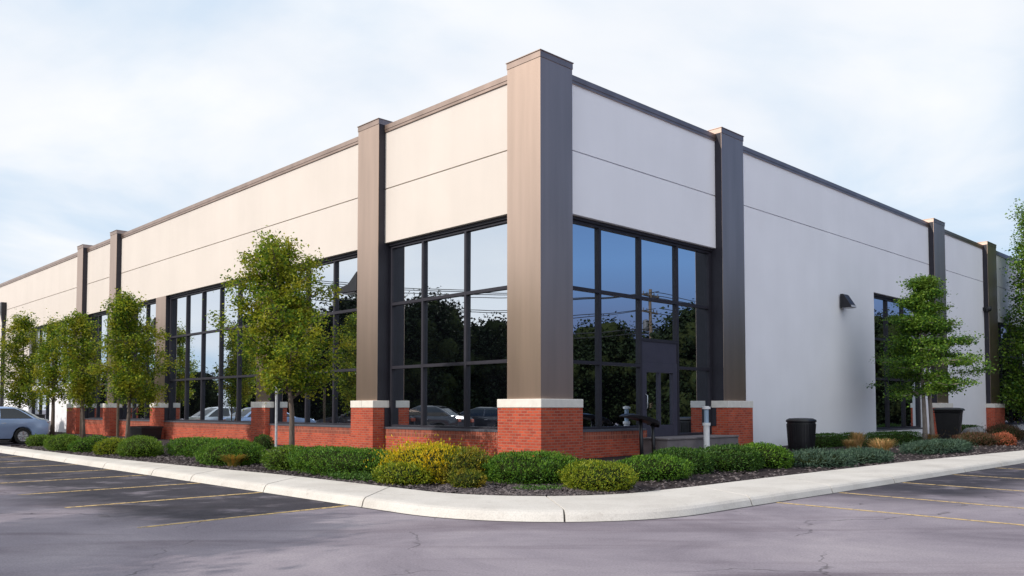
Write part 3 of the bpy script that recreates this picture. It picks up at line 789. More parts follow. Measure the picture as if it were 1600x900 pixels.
root = empty('handrail', W(-.35, 3.75, .1), ANG, label='dark curved metal handrail on two posts before the brick below the entrance window', cat='handrail')
m = MB(); pts = [(-.98, .0, 1.26), (-.75, 0, 1.29), (-.4, 0, 1.26), (0, 0, 1.2), (.35, 0, 1.12), (.52, 0, 1.06), (.56, 0, .98)]
m.rings([[(x, -.17 * k, z - .055 * k), (x, .17 * k, z - .055 * k), (x, .19 * k, z + .03 * k), (x, 0, z + .06 * k), (x, -.19 * k, z + .03 * k)] for (x, _, z), k in zip(pts, (.4, .85, 1.25, 1.3, 1.2, 1., .8))])
o = m.build('rail', M['black_metal'], root, bevel=.01); fix_normals(o)
for x, zt in ((-.12, 1.18), (.44, 1.06)):
    m = MB(); m.tube([(x + .06, 0, 0), (x + .03, 0, .4), (x, 0, zt)], .055, 10); m.build('post', M['black_metal'], root, smooth=True)

root = empty('planter_box', W(24.7, -.45, .15), ANG, label='low square black planter box at the foot of a brick pier', cat='planter')
m = MB(); m.rings([[(-a, -1.05*a*1.6, z), (a, -1.05*a*1.6, z), (a, 1.05*a*1.6, z), (-a, 1.05*a*1.6, z)] for z, a in ((0, .42), (.52, .47), (.53, .50), (.60, .50))], cap=False)
m.face([(-.42, -.72, .54), (.42, -.72, .54), (.42, .72, .54), (-.42, .72, .54)]); m.build('box', M['black_plastic'], root)

root = empty('transformer_cabinet', W(38.3, -1.9, .1), ANG, label='dark grey electrical cabinet standing left of the furthest brick pier', cat='cabinet')
m = MB(); m.box(-.7, .7, -.85, 1.0, .12, 1.08); m.build('cabinet_body', M['grey_metal'], root, bevel=.02)
m = MB(); m.box(-.74, .74, -.9, 1.05, 1.083, 1.13); m.build('cabinet_lid', M['grey_metal'], root, bevel=.015)
m = MB(); m.box(-.85, .85, -1.6, 1.1, 0, .117); m.build('base_pad', M['step'], root)
m = MB(); m.box(-.05, .05, -.9, -.855, .5, .62); m.build('latch', M['black_metal'], root)

root = empty('downspout', W(52.9, .12, .05), ANG, label='thin black downspout with wider head at the far left end of the building', cat='downspout')
m = MB(); m.box(-.09, .09, -.09, .09, 0, 8.1); m.build('pipe', M['black_metal'], root)
m = MB(); m.rings([[(-a, -a, z), (a, -a, z), (a, a, z), (-a, a, z)] for z, a in ((7.6, .1), (8.3, .2), (9.0, .2))]); m.build('head', M['black_metal'], root)

# tree stakes
def stake(p, q, h, label, mat='galv', r=.03):
    m = MB(); m.tube([(0, 0, 0), (0, 0, h)], r, 8); m.tube([(0, 0, h - .002), (0, 0, h + .02)], r * 1.25, 8)
    o = m.build('tree_stake', M[mat], None, W(p, q, .15)); tag(o, label, 'stake', 'stakes beside the young street trees')
stake(5.65, -4.2, 2.75, 'straight pale metal stake under the largest left tree', 'galv', .035)
stake(18.2, -3.9, 2.3, 'dark upright stake left of the second tree trunk', 'wood_pole', .05)
stake(25.4, -3.0, 2.2, 'thin upright stake beside the leaning trunk near the last brick pier', 'wood_pole', .035)

# boulder + service box next to the wheelie bin
def blob(name, r3, n, seed, mat, loc, amp=.2):
    m = MB(); rr = random.Random(seed); off = Vector((rr.random()*50, rr.random()*50, 0)); rings = []
    for i in range(1, n):
        t = math.pi * i / n; ring = []
        for k in range(2 * n):
            a = math.pi * k / n; d = Vector((math.sin(t)*math.cos(a), math.sin(t)*math.sin(a), math.cos(t)))
            s_ = 1 + amp * mnoise.noise(d * 1.6 + off)
            ring.append((d.x*r3[0]*s_, d.y*r3[1]*s_, d.z*r3[2]*s_))
        rings.append(ring[::-1])
    return m.rings(rings).build(name, M[mat], None, loc, smooth=True)
tag(blob('boulder', (.55, .45, .42), 12, 4, 'stone_grey', W(-2.9, 23.1, .4)), 'grey boulder lying right of the wheeled bin', 'boulder')
root = empty('service_box', W(-1.6, 24.3, .15), ANG, label='small dark service box on a post behind the grey boulder', cat='service box')
m = MB(); m.tube([(0, 0, 0), (0, 0, .7)], .05, 8); m.build('post', M['black_metal'], root)
m = MB(); m.box(-.25, .25, -.14, .14, .7, .95); m.build('box', M['black_metal'], root, bevel=.02)

# ------------------------------------------------------------------ cars
def make_car(paint_m, label, loc, rz):
    root = empty('parked_car', loc, rz, label=label, cat='car', group='cars in the parking lot')
    # side outline (x forward, z up), wheel arches cut out
    def arch(cx, r=.37, n=8): return [(cx + r * math.cos(a), .33 + r * math.sin(a)) for a in [math.pi * (1 - k / n) for k in range(n + 1)]]
    bottom = [(-2.25, .30), (-1.77, .25)] + arch(-1.38)[0:] + [(-.95, .22), (.95, .22)] + arch(1.38) + [(1.85, .24), (2.28, .32)]
    top = [(2.34, .50), (2.30, .68), (2.12, .80), (1.5, .92), (.98, .985), (-1.7, .99), (-2.2, .95), (-2.34, .80), (-2.33, .5)]
    outline = bottom + top
    m = MB(); rings = []
    for y, sx_, zt, zl in ((-.80, .965, -.05, .06), (-.865, .99, -.015, .02), (-.88, 1, 0, 0)):
        rings.append([(x * sx_, y, z + (zt if z > .6 else zl if z < .3 else 0)) for x, z in outline])
    rings = rings[::-1]
    inner = [[(x * .96, y, z + (.025 if z > .75 else 0)) for x, z in outline] for y in (-.5, .5)]
    left = [[(x, -y, z) for x, y, z in r_] for r_ in rings][::-1]
    m.rings(rings[:1] + rings[1:] + inner + left[0:], cap=True)
    o = m.build('body', paint_m, root); fix_normals(o)
    bv = o.modifiers.new('bevel', 'BEVEL'); bv.width = .03; bv.segments = 3; bv.limit_method = 'ANGLE'; bv.angle_limit = R(25)
    for p_ in o.data.polygons: p_.use_smooth = True
    # cabin
    m = MB()
    lv = [(.97, -1.95, 1.05, .80), (1.15, -1.66, .68, .74), (1.33, -1.33, .33, .67), (1.44, -1.02, .02, .60), (1.47, -.80, -.2, .52)]
    m.rings([[(xr, -w_, z), (xf, -w_, z), (xf + .10, 0, z + .01), (xf, w_, z), (xr, w_, z), (xr - .08, 0, z + .01)] for z, xr, xf, w_ in lv])
    cb = m.build('cabin', paint_m, root, smooth=False, bevel=.03); fix_normals(cb)
    # windows a few mm proud of the cabin
    def side_pts(z):
        for (z0, a0, b0, w0), (z1, a1, b1, w1) in zip(lv, lv[1:]):
            if z0 <= z <= z1:
                t = (z - z0) / (z1 - z0); return a0+(a1-a0)*t, b0+(b1-b0)*t, w0+(w1-w0)*t
    for sgn in (-1, 1):
        for f0, f1 in ((.05, .47), (.51, .95)):
            m = MB(); zs_ = (1.0, 1.15, 1.33, 1.40); rows_ = []
            for z in zs_:
                xr, xf, w_ = side_pts(z); rows_.append([(xr + (xf - xr) * f0, sgn * (w_ + .012), z), (xr + (xf - xr) * f1, sgn * (w_ + .012), z)])
            for ra, rb in zip(rows_, rows_[1:]): m.face([ra[0], ra[1], rb[1], rb[0]] if sgn < 0 else [ra[1], ra[0], rb[0], rb[1]])
            m.build('side_window', M['car_glass'], root)
    for front in (1, 0):
        m = MB(); rows_ = []
        for z in (1.01, 1.15, 1.33, 1.42):
            xr, xf, w_ = side_pts(z); x = xf + .012 if front else xr - .012; xm = x + (.10 if front else -.08)
            rows_.append([(x, -w_ * .9, z), (xm, 0, z + .01), (x, w_ * .9, z)])
        for ra, rb in zip(rows_, rows_[1:]):
            for k in (0, 1): m.face([ra[k], ra[k+1], rb[k+1], rb[k]] if front else [ra[k+1], ra[k], rb[k], rb[k+1]])
        m.build('windscreen' if front else 'rear_window', M['car_glass'], root)
    for sgn in (-1, 1):
        for x in (-1.38, 1.38):
            m = MB(); m.rings([[(x + r_*math.cos(a), sgn*y, .32 + r_*math.sin(a)) for a in [2*math.pi*k/24 for k in range(24)]] for y, r_ in ((.66, .29), (.67, .32), (.86, .32), (.875, .29), (.872, .22), (.84, .21))]); wl = m.build('wheel', M['tyre'], root); fix_normals(wl)
            m = MB(); m.rings([[(x + r_*math.cos(a), sgn*y, .32 + r_*math.sin(a)) for a in [2*math.pi*k/24 for k in range(24)]] for y, r_ in ((.842, .215), (.868, .20), (.85, .18), (.852, .06), (.866, .05))])
            for k in range(8):
                a = 2*math.pi*k/8; m.tube([(x + .05*math.cos(a), sgn*.862, .32 + .05*math.sin(a)), (x + .19*math.cos(a), sgn*.862, .32 + .19*math.sin(a))], .02, 5)
            rm = m.build('rim', M['rim'], wl); fix_normals(rm)
        m = MB(); m.box(2.17, 2.33, sgn*.5, sgn*.80, .60, .73); m.build('headlight', M['lens'], root, bevel=.02)
        m = MB(); m.box(-2.345, -2.2, sgn*.5, sgn*.82, .70, .86); m.build('tail_light', M['red_roof'], root, bevel=.02)
        m = MB(); m.box(.62, .78, sgn*.84, sgn*1.0, .98, 1.10); m.build('side_mirror', paint_m, root, bevel=.03)
        for x in (.28, -.75): MB().box(x, x + .16, sgn*.884, sgn*.90, .82, .845).build('door_handle', M['galv'], root)
    m = MB(); m.box(-1.0, 1.0, -.70, .70, .15, .30); m.build('underbody', M['black_plastic'], root)
    return root
hd = R(220)
def car_at(fw_world, hd, off=1.38): return Vector((fw_world[0] - off * math.cos(hd), fw_world[1] - off * math.sin(hd), 0))
car1 = make_car(M['car_blue'], 'silver blue sedan parked beyond the end of the planting bed', car_at((-22.05, 37.4), hd, -1.38) + Vector((0, 0, 0)), hd)
car1.scale = (1.04, 1.04, 1.12)
def recolour(root, a, b_):
    for ch in root.children:
        if ch.data and len(ch.data.materials) and ch.data.materials[0] == a:
            ch.data = ch.data.copy(); ch.data.materials[0] = b_
car2 = copy_tree(car1); car2.location = (-24.45, 39.1, 0); car2.rotation_euler = (0, 0, hd)
car2['label'] = 'white car parked behind the silver blue sedan'; recolour(car2, M['car_blue'], M['car_white'])

# ------------------------------------------------------------------ plants
def leaf_obj(name, C, D, Nn, Ls, Ws, mats, parent=None, loc=None, extra=None, bend=.25):
    """one mesh of many small leaves: centres C, along-direction D, facing Nn, length Ls, width Ws; extra = (verts, faces) in material 1"""
    D = D / np.maximum(np.linalg.norm(D, axis=1, keepdims=True), 1e-6)
    S_ = np.cross(D, Nn); S_ /= np.maximum(np.linalg.norm(S_, axis=1, keepdims=True), 1e-6)
    U = np.cross(S_, D)
    n = len(C); L_ = Ls[:, None]; W_ = Ws[:, None]
    V = np.empty((n, 4, 3)); V[:, 0] = C; V[:, 1] = C + D * L_ * .5 + S_ * W_ * .5 + U * L_ * bend * .4
    V[:, 2] = C + D * L_ - U * L_ * bend * .3; V[:, 3] = C + D * L_ * .5 - S_ * W_ * .5 + U * L_ * bend * .4
    V = V.reshape(-1, 3); nq = n
    ev, ef = extra if extra else ([], [])
    me = bpy.data.meshes.new(name)
    nv = len(V) + len(ev)
    me.vertices.add(nv)
    allv = np.concatenate([V, np.array(ev, dtype=float).reshape(-1, 3)]) if len(ev) else V
    me.vertices.foreach_set('co', allv.astype(np.float32).ravel())
    loops = list(range(4 * nq)); starts = list(range(0, 4 * nq, 4)); mi = [0] * nq
    b0 = 4 * nq
    for f in ef:
        starts.append(len(loops)); loops += [b0 + i for i in f]; mi.append(1)
    me.loops.add(len(loops)); me.loops.foreach_set('vertex_index', np.array(loops, dtype=np.int32))
    me.polygons.add(len(starts)); me.polygons.foreach_set('loop_start', np.array(starts, dtype=np.int32))
    me.polygons.foreach_set('material_index', np.array(mi, dtype=np.int32))
    for m_ in mats: me.materials.append(m_)
    me.update(calc_edges=True); me.validate()
    o = bpy.data.objects.new(name, me); COL.objects.link(o)
    if parent: o.parent = parent
    if loc is not None: o.location = loc
    return o

def unit(r, n):
    v = r.normal(size=(n, 3)); return v / np.linalg.norm(v, axis=1, keepdims=True)

def shrub(name, pq, size, mat, label, group=None, seed=0, leaf=(.055, .022), dens=1.0, box=0., loose=.10, z0=.16, cat='shrub', up=.35, lumps=9, extra_mat=None, rot=0., spike=0.):
    """a bush: leaves over a lumpy dome; size = half length along the front, half depth, height; box > 0 squares it off like a clipped hedge"""
    r = np.random.default_rng(seed + 11); a, b_, h = size[0] * .94, size[1] * .94, size[2] * .80
    def radius(d):
        return 1 + sum(wt * np.maximum(0, (d @ c) - .55) ** 1.0 for c, wt in zip(lc, lw))
    lc = unit(r, lumps); lc[:, 2] = np.abs(lc[:, 2]) * .7; lc /= np.linalg.norm(lc, axis=1, keepdims=True); lw = r.uniform(-.28, .42, lumps) * (1 - box * .6)
    def shape(d, k):
        e = 2 + 5 * box
        q_ = (np.abs(d[:, 0])**e + np.abs(d[:, 1])**e + np.abs(d[:, 2])**e) ** (-1 / e) if box else 1.0
        q_ = np.asarray(q_)[..., None] if box else 1.0
        P_ = d * q_ * (radius(d) * k)[:, None]
        return P_ * np.array([a, b_, h * .62]) + np.array([0, 0, h * .40])
    area = 2 * math.pi * ((a*b_)**1.6/2 + (a*h)**1.6/2 + (b_*h)**1.6/2) ** (1/1.6) * .8
    n = int(min(19000, max(900, area / (leaf[0] * leaf[1]) * 2.1 * dens)))
    d = unit(r, int(n * 1.5)); d = d[d[:, 2] > -.62][:n]; n = len(d)
    q0 = shape(d, np.ones(n)); f_ = 7.0 / max(.6, min(1.2, (a + b_) * .6))
    cl = np.array([mnoise.noise(Vector((x * f_ + seed * 3.1, y * f_, z * f_ * 1.6))) for x, y, z in q0])
    k = 1 - np.abs(r.normal(0, loose * .7, n)) + np.clip(cl, -.5, .5) * .17; k += (r.random(n) < .06) * r.random(n) * (.10 + spike)
    P_ = shape(d, k)
    P_[:, 2] = np.maximum(P_[:, 2], .015 + .04 * r.random(n))
    nrm = d / np.array([a, b_, h * .62]); nrm /= np.linalg.norm(nrm, axis=1, keepdims=True)
    dirs = nrm * .75 + r.normal(0, .55, (n, 3)) + np.array([0, 0, up])
    face = nrm + r.normal(0, .6, (n, 3))
    Ls = leaf[0] * r.uniform(.65, 1.35, n); Ws = leaf[1] * r.uniform(.7, 1.3, n)
    # twiggy core so that the bush is not see-through
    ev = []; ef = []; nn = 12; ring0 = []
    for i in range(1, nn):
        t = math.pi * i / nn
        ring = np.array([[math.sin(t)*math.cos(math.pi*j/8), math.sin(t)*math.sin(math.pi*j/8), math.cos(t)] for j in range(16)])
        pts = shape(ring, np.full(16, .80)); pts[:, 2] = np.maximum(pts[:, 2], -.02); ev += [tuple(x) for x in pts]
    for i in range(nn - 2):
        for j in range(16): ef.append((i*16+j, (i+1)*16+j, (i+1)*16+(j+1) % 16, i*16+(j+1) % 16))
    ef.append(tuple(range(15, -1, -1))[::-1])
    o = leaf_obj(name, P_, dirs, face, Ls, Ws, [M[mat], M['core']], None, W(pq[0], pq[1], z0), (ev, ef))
    o.rotation_euler = (0, 0, rot)
    tag(o, label, cat, group)
    return o
AL, AR = ANG + math.pi / 2, ANG          # long axis along the left / right front
SG = 'clipped shrubs in the planting bed'
CAMR = 0.0
# left bed, far to near
shrub('shrub', (20.0, -6.0), (.55, .45, .52), 'fresh', 'small light green shrub nearest the silver blue sedan', SG, 1, rot=AL)
shrub('shrub', (16.3, -6.25), (1.05, .55, .62), 'fresh', 'light green shrub second from the parked car, twin-lobed', SG, 2, rot=AL)
shrub('shrub', (14.55, -6.0), (.62, .55, .57), 'yew', 'round dark green shrub third from the parked car', SG, 3, rot=AL)
shrub('shrub', (12.65, -5.95), (.68, .55, .62), 'lime', 'bright yellow-green shrub in the far left row below the second tree', SG, 4, rot=AL)
shrub('shrub', (10.95, -5.75), (1.05, .6, .63), 'fresh', 'light green clipped shrub left of the long low hedge', SG, 5, rot=AL)
shrub('hedge', (9.0, -4.6), (2.0, .65, .62), 'yew', 'long low dark green hedge behind the far left shrubs', SG, 6, box=.25, rot=AL, cat='hedge')
shrub('shrub', (5.75, -5.35), (1.15, .75, .70), 'yew', 'wide dark green dome shrub standing alone left of the orange grass', SG, 7, rot=AL, leaf=(.05, .018))
shrub('hedge', (1.15, -4.95), (1.62, .80, .64), 'yew', 'long clipped green hedge in front of the largest left tree', SG, 8, box=.35, rot=AL, cat='hedge', leaf=(.05, .018))
shrub('shrub', (3.0, -5.25), (.55, .62, .64), 'fresh', 'light green shrub at the left end of the long clipped hedge', SG, 9, rot=AL)
shrub('shrub', (.9, -3.25), (.55, .4, .42), 'yew_dark', 'small dark shrub at the foot of the second brick pier', SG, 10, rot=AL)
shrub('shrub', (11.3, -1.6), (.38, .3, .62), 'yew_dark', 'tiny dark upright shrub by the brick below the five-pane window', SG, 11, rot=AL)
shrub('shrub', (-1.75, -4.9), (.98, .75, .90), 'gold', 'golden yellow loose shrub by the corner', SG, 12, rot=AL, loose=.28, spike=.45, leaf=(.06, .022), up=.9)
shrub('shrub', (-2.35, -4.75), (.72, .65, .82), 'olive', 'olive green shrub with orange tips right of the golden one', SG, 13, rot=AL, loose=.16, spike=.2, up=.6, leaf=(.05, .022))
shrub('shrub', (-1.70, -5.55), (.72, .40, .52), 'lime', 'low yellow-green shrub in front of the golden shrub', SG, 14, rot=AL, loose=.15, spike=.12, up=.6)
shrub('shrub', (-3.25, -5.25), (.36, .3, .40), 'olive', 'small olive tuft between the golden shrub and the big green dome', SG, 15, rot=AL, loose=.2, spike=.2, up=.7)
shrub('shrub', (-3.45, -3.85), (1.02, .85, .72), 'yew', 'large smooth green dome shrub in front of the corner pier', SG, 16, rot=.05, leaf=(.05, .016), dens=1.2, lumps=6)
shrub('shrub', (-5.0, -3.75), (.70, .6, .56), 'lime', 'yellow-green round shrub closest to the kerb corner', SG, 17, rot=.1, leaf=(.045, .016), dens=1.2)
shrub('shrub', (-4.35, -1.35), (.95, .75, .58), 'yew', 'dark green dome shrub right of the yellow-green round one', SG, 18, rot=AR, leaf=(.05, .018))
shrub('shrub', (-3.95, .25), (.85, .75, .68), 'yew_dark', 'dark shrub in front of the entrance step', SG, 19, rot=AR)
shrub('shrub', (-4.25, 1.75), (.95, .72, .68), 'yew_dark', 'dark shrub in front of the second right brick pier', SG, 20, rot=AR)
shrub('shrub', (-4.35, 3.15), (.85, .7, .68), 'yew', 'green shrub at the right end of the dark hedge row, next to the juniper', SG, 21, rot=AR)
shrub('juniper', (-4.9, 4.75), (1.15, .75, .42), 'juniper', 'low blue-green juniper right of the dark shrub row', 'spreading junipers', 22, rot=AR, loose=.2, spike=.3, leaf=(.09, .02), up=.2)
shrub('juniper', (-5.0, 7.0), (1.6, .7, .40), 'juniper', 'long blue-green juniper in front of the round litter bin', 'spreading junipers', 23, rot=AR, loose=.2, spike=.3, leaf=(.09, .02), up=.2)
shrub('juniper', (-4.7, 13.6), (2.6, .75, .46), 'juniper', 'widest blue-green juniper in front of the wheeled bin', 'spreading junipers', 24, rot=AR, loose=.2, spike=.3, leaf=(.09, .02), up=.2)
shrub('hedge', (-1.1, 13.1), (1.25, .45, .62), 'yew_dark', 'square dark box hedge right of the round litter bin', 'box hedges', 25, box=.8, rot=AR, cat='hedge')
shrub('hedge', (-1.2, 15.2), (.62, .42, .60), 'yew_dark', 'small dark box hedge between the tan grass tufts', 'box hedges', 26, box=.5, rot=AR, cat='hedge')
shrub('hedge', (-2.4, 15.7), (1.9, .5, .66), 'yew_dark', 'long dark box hedge below the tree-side window', 'box hedges', 27, box=.8, rot=AR, cat='hedge')
shrub('hedge', (-1.3, 27.4), (.95, .5, .72), 'yew_dark', 'dark box hedge by the white wall right of the boulder', 'box hedges', 28, box=.7, rot=AR, cat='hedge')
shrub('shrub', (-4.2, 19.0), (1.9, .7, .62), 'red_leaf', 'reddish brown loose shrub at the right end of the bed', SG, 29, rot=AR, loose=.4, spike=.8, up=1.0, leaf=(.09, .022))
shrub('shrub', (-3.6, 24.6), (1.7, .7, .85), 'red_leaf', 'dark reddish shrub in front of the last visible pier', SG, 30, rot=AR, loose=.4, spike=.8, up=1.0, leaf=(.09, .022))
shrub('shrub', (-4.9, 19.9), (.50, .40, .62), 'rust', 'orange-red flowering shrub at the right edge', SG, 31, rot=AR, loose=.25, spike=.25, up=.8)
shrub('ground_cover', (-.25, -5.35), (1.35, .55, .14), 'cover', 'low bright green ground cover between the long hedge and the golden shrub', None, 32, rot=AL, loose=.15, leaf=(.06, .035), z0=.15, cat='ground cover', spike=.2)
shrub('ground_cover', (-4.3, -4.55), (.5, .3, .06), 'cover', 'thin green ground cover at the mulch before the big dome shrub', None, 33, rot=.1, loose=.2, leaf=(.05, .03), z0=.14, cat='ground cover', spike=.3)

def tuft(pq, h, w_, mat, label, seed, n=500, group='ornamental grass tufts'):
    r = np.random.default_rng(seed + 90); V = []; F = []
    for i in range(n):
        a = r.random() * 6.283; rad = w_ * .35 * math.sqrt(r.random()); out = w_ * (.15 + .85 * r.random()); hh = h * r.uniform(.55, 1.05)
        bx, by = rad * math.cos(a), rad * math.sin(a); a2 = a + r.normal(0, .4); tx, ty = math.cos(a2), math.sin(a2); wd = .010 + .006 * r.random()
        b0 = len(V); 
        for t in (0, .45, .8, 1.0):
            f = t ** 1.8; z = hh * (t - .22 * t ** 3); ww = wd * (1 - t * .9) * (1.0 if t < .75 else 1.6)
            cx, cy = bx + tx * out * f, by + ty * out * f
            V += [(cx - ty * ww, cy + tx * ww, z), (cx + ty * ww, cy - tx * ww, z)]
        for k in range(3): F.append((b0 + 2*k, b0 + 2*k + 1, b0 + 2*k + 3, b0 + 2*k + 2))
    me = bpy.data.meshes.new('ornamental_grass'); me.from_pydata(V, [], F); me.materials.append(M[mat])
    o = bpy.data.objects.new('ornamental_grass', me); COL.objects.link(o); o.location = W(*pq, .16)
    tag(o, label, 'ornamental grass', group)
tuft((4.85, -5.75), .40, .36, 'orange_grass', 'orange tuft of grass right of the lone wide dome shrub', 1, 700)
tuft((-2.35, 13.0), .78, .30, 'tan_grass', 'tan plume of grass between the two dark box hedges', 2, 450)
tuft((-2.45, 12.2), .50, .26, 'tan_grass', 'low tan grass tuft in front of the square box hedge', 3, 600)
tuft((-4.25, 10.3), .66, .42, 'tan_grass', 'pale tan grass tuft behind the long juniper', 4, 500)
tuft((-2.6, 18.9), .55, .35, 'tan_grass', 'tan grass tuft at the foot of the pin oak', 5, 700)

# ------------------------------------------------------------------ trees
def make_tree(loc, label, h, crown, mat='maple', bark='bark', seed=0, leaf=.10, n_limb=30, per=85, lean=(0, 0), trunk_r=.075, layered=False, group='young street trees', clear=1.9, name='street_tree', offs=(0, 0), sub=5, stems=1, spread=.26, rough=0., core=False):
    """crown(t) -> radius at relative height t (0 bottom of crown, 1 top)"""
    r = random.Random(seed); rn = np.random.default_rng(seed)
    root = empty(name, loc, 0, label=label, cat='tree', group=group)
    tk = MB()
    tops = []
    for s_ in range(stems):
        ox = (s_ - (stems - 1) / 2) * .28
        pts = []; rad = []
        for i in range(9):
            t = i / 8
            pts.append((ox * (1 - .5 * t) + lean[0] * t + offs[0] * max(0, t - .25) + .05 * math.sin(4 * t + seed), lean[1] * t + offs[1] * max(0, t - .25) + .05 * math.cos(5 * t + seed * 2) - .05, h * .93 * t))
            rad.append(trunk_r * (1.25 if i == 0 else 1) * (1 - .88 * t) + .006)
        tk.tube(pts, rad, 8); tops.append(pts)
    C = []; 
    def at(pts, z):
        for a, b_ in zip(pts, pts[1:]):
            if a[2] <= z <= b_[2]:
                t = (z - a[2]) / (b_[2] - a[2]); return Vector(a) + (Vector(b_) - Vector(a)) * t
        return Vector(pts[-1])
    clusters = []
    ga = r.random() * 6
    for i in range(n_limb):
        t = (i + .5) / n_limb
        if layered: t = min(.99, max(.01, (math.floor(t * 10) + .5 + r.uniform(-.36, .36)) / 10))
        z = clear + (h - clear) * t
        ga += 2.399 + r.uniform(-.5, .5)
        rr = crown(t) * r.uniform(.62 - rough * .5, 1.12 + rough * .35)
        rise = (.05 if layered else .42) * rr * r.uniform(.4, 1.4)
        base = at(tops[i % stems], max(.8, z - rise - .15))
        end = Vector((base.x + math.cos(ga) * rr, base.y + math.sin(ga) * rr, min(h * 1.0, z + (rise * .3 if not layered else r.uniform(-.16, .10) * rr))))
        mid = base.lerp(end, .5) + Vector((0, 0, .10 * rr if not layered else .06))
        tk.tube([base, mid, end], [max(.008, .028 * (1 - t * .7)), .014, .005], 5)
        ns = sub if rr > .5 else max(2, sub - 2)
        for k in range(ns):
            f = .38 + .62 * (k + r.random() * .6) / ns
            c = base.lerp(mid, f * 2) if f < .5 else mid.lerp(end, f * 2 - 1)
            side = Vector((-math.sin(ga), math.cos(ga), 0)) * r.uniform(-1, 1) * rr * .38 * (1.15 - f * .5)
            c2 = c + side + Vector((0, 0, r.uniform(-.04, .1) if layered else r.uniform(-.22, .22)))
            tk.tube([c, c2], [.008, .003], 4)
            clusters.append((c2, r.uniform(.7, 1.25)))
    clusters.append((Vector(tops[0][-1]) + Vector((0, 0, h * .05)), .8)); clusters.append((Vector(tops[0][-1]), 1.))
    tr = tk.build('trunk', M[bark], root, smooth=True)
    Cs = []; 
    for c, s_ in clusters:
        n = int(per * s_ * r.uniform(.7, 1.2))
        sd = np.array([1, 1, .42 if layered else .85]) * spread * s_
        Cs.append(rn.normal(0, 1, (n, 3)) * sd * .62 + np.array(c))
    P_ = np.concatenate(Cs); n = len(P_)
    dirs = rn.normal(0, 1, (n, 3)) * np.array([1, 1, .6]) + np.array([0, 0, -.25])
    face = rn.normal(0, .7, (n, 3)) + np.array([0, 0, 1.0])
    Ls = leaf * rn.uniform(.6, 1.3, n)
    extra = None
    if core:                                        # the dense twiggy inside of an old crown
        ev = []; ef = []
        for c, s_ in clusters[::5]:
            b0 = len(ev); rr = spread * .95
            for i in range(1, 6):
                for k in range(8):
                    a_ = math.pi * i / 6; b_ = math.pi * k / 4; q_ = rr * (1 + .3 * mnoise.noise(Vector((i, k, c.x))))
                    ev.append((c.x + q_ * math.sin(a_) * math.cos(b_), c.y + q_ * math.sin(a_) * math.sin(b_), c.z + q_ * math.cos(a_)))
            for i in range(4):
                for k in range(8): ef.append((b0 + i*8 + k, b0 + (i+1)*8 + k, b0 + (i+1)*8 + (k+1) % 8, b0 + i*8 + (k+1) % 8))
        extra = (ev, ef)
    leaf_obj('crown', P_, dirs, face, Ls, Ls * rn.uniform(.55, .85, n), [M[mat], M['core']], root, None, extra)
    return root
def oval(r0, lo=.55, peak=.35):
    return lambda t: r0 * (lo + (1 - lo) * t / peak if t < peak else math.sqrt(max(.03, 1 - ((t - peak) / (1 - peak)) ** 1.7)) * .96 + .04)
TG = 'young street trees'
make_tree(W(4.53, -4.4, .15), 'largest young tree on the left, yellow-green crown beside a pale stake', 5.65, oval(1.48, .72, .32), seed=26, n_limb=54, per=100, leaf=.078, offs=(-.5, .1), sub=6, clear=2.02, spread=.22, rough=.5)
make_tree(W(16.15, -4.2, .15), 'second tree on the left with dense green crown before the thin pier', 5.4, oval(1.15, .75, .35), seed=5, n_limb=40, per=98, leaf=.085, offs=(-.3, .1), sub=6, clear=1.8, spread=.23, rough=.5)
make_tree(W(24.96, -3.0, .15), 'third tree on the left with leaning trunk and orange tinted top', 5.6, oval(1.05, .55, .6), seed=19, n_limb=32, per=98, leaf=.095, lean=(-.35, 0), offs=(-.1, 0), clear=1.8, spread=.26, rough=.5)
make_tree(W(31.0, -2.6, .15), 'slim dark-trunked tree fourth from the corner on the left', 5.7, oval(.95, .6, .3), seed=44, n_limb=26, per=96, leaf=.10, clear=1.95, spread=.27, trunk_r=.10, rough=.55)
make_tree(W(37.5, -2.4, .15), 'leftmost tree, rising behind the silver blue sedan', 6.45, oval(1.3, .75, .4), seed=17, n_limb=36, per=94, leaf=.11, clear=1.7, spread=.31, rough=.5)
make_tree(W(-2.5, 18.8, .15), 'pin oak with level branch tiers before the white wall', 6.5, lambda t: 2.45 * (1.0 - .92 * t ** .8) + .12 if t > .1 else 2.1, 'oak', 'pale_bark', seed=33, n_limb=76, per=84, leaf=.09, layered=True, clear=2.1, sub=7, stems=2, trunk_r=.09, spread=.30, rough=.5)
make_tree(W(-1.9, 38.6, .15), 'dense dark green tree cut off by the right edge of the photo', 12.8, lambda t: 3.0 * (1.0 - .62 * t), 'oak', 'bark', seed=41, n_limb=84, per=70, leaf=.15, clear=1.0, sub=7, trunk_r=.16, spread=.45, group='young street trees')

# ------------------------------------------------------------------ surroundings that the glass mirrors
def big_tree(loc, h, rad, seed):
    return make_tree(loc, '', h, oval(rad, .8, .4), 'far_leaf', 'bark', seed=seed, n_limb=60, per=120, leaf=.26, clear=.4, sub=7, trunk_r=.28, spread=.9, core=True, group='trees across the parking lot', name='shade_tree')
near = make_tree((-12.6, 5.4, 0), 'leafy shade tree casting shade on the left foreground asphalt', 6.4, oval(2.9, .7, .4), 'oak', 'bark', seed=61, n_limb=60, per=90, leaf=.15, clear=1.9, sub=7, trunk_r=.14, spread=.45, group='trees across the parking lot', name='shade_tree', rough=.4)
protos = [big_tree((-39.0, 40.3, 0), 8.6, 4.2, 51), big_tree((43.2, 27.1, 0), 7.2, 3.8, 52)]
protos[0]['label'] = 'broad dark shade tree across the lot, mirrored behind the largest left tree'
protos[1]['label'] = 'broad dark shade tree mirrored in the entrance window left of the door'
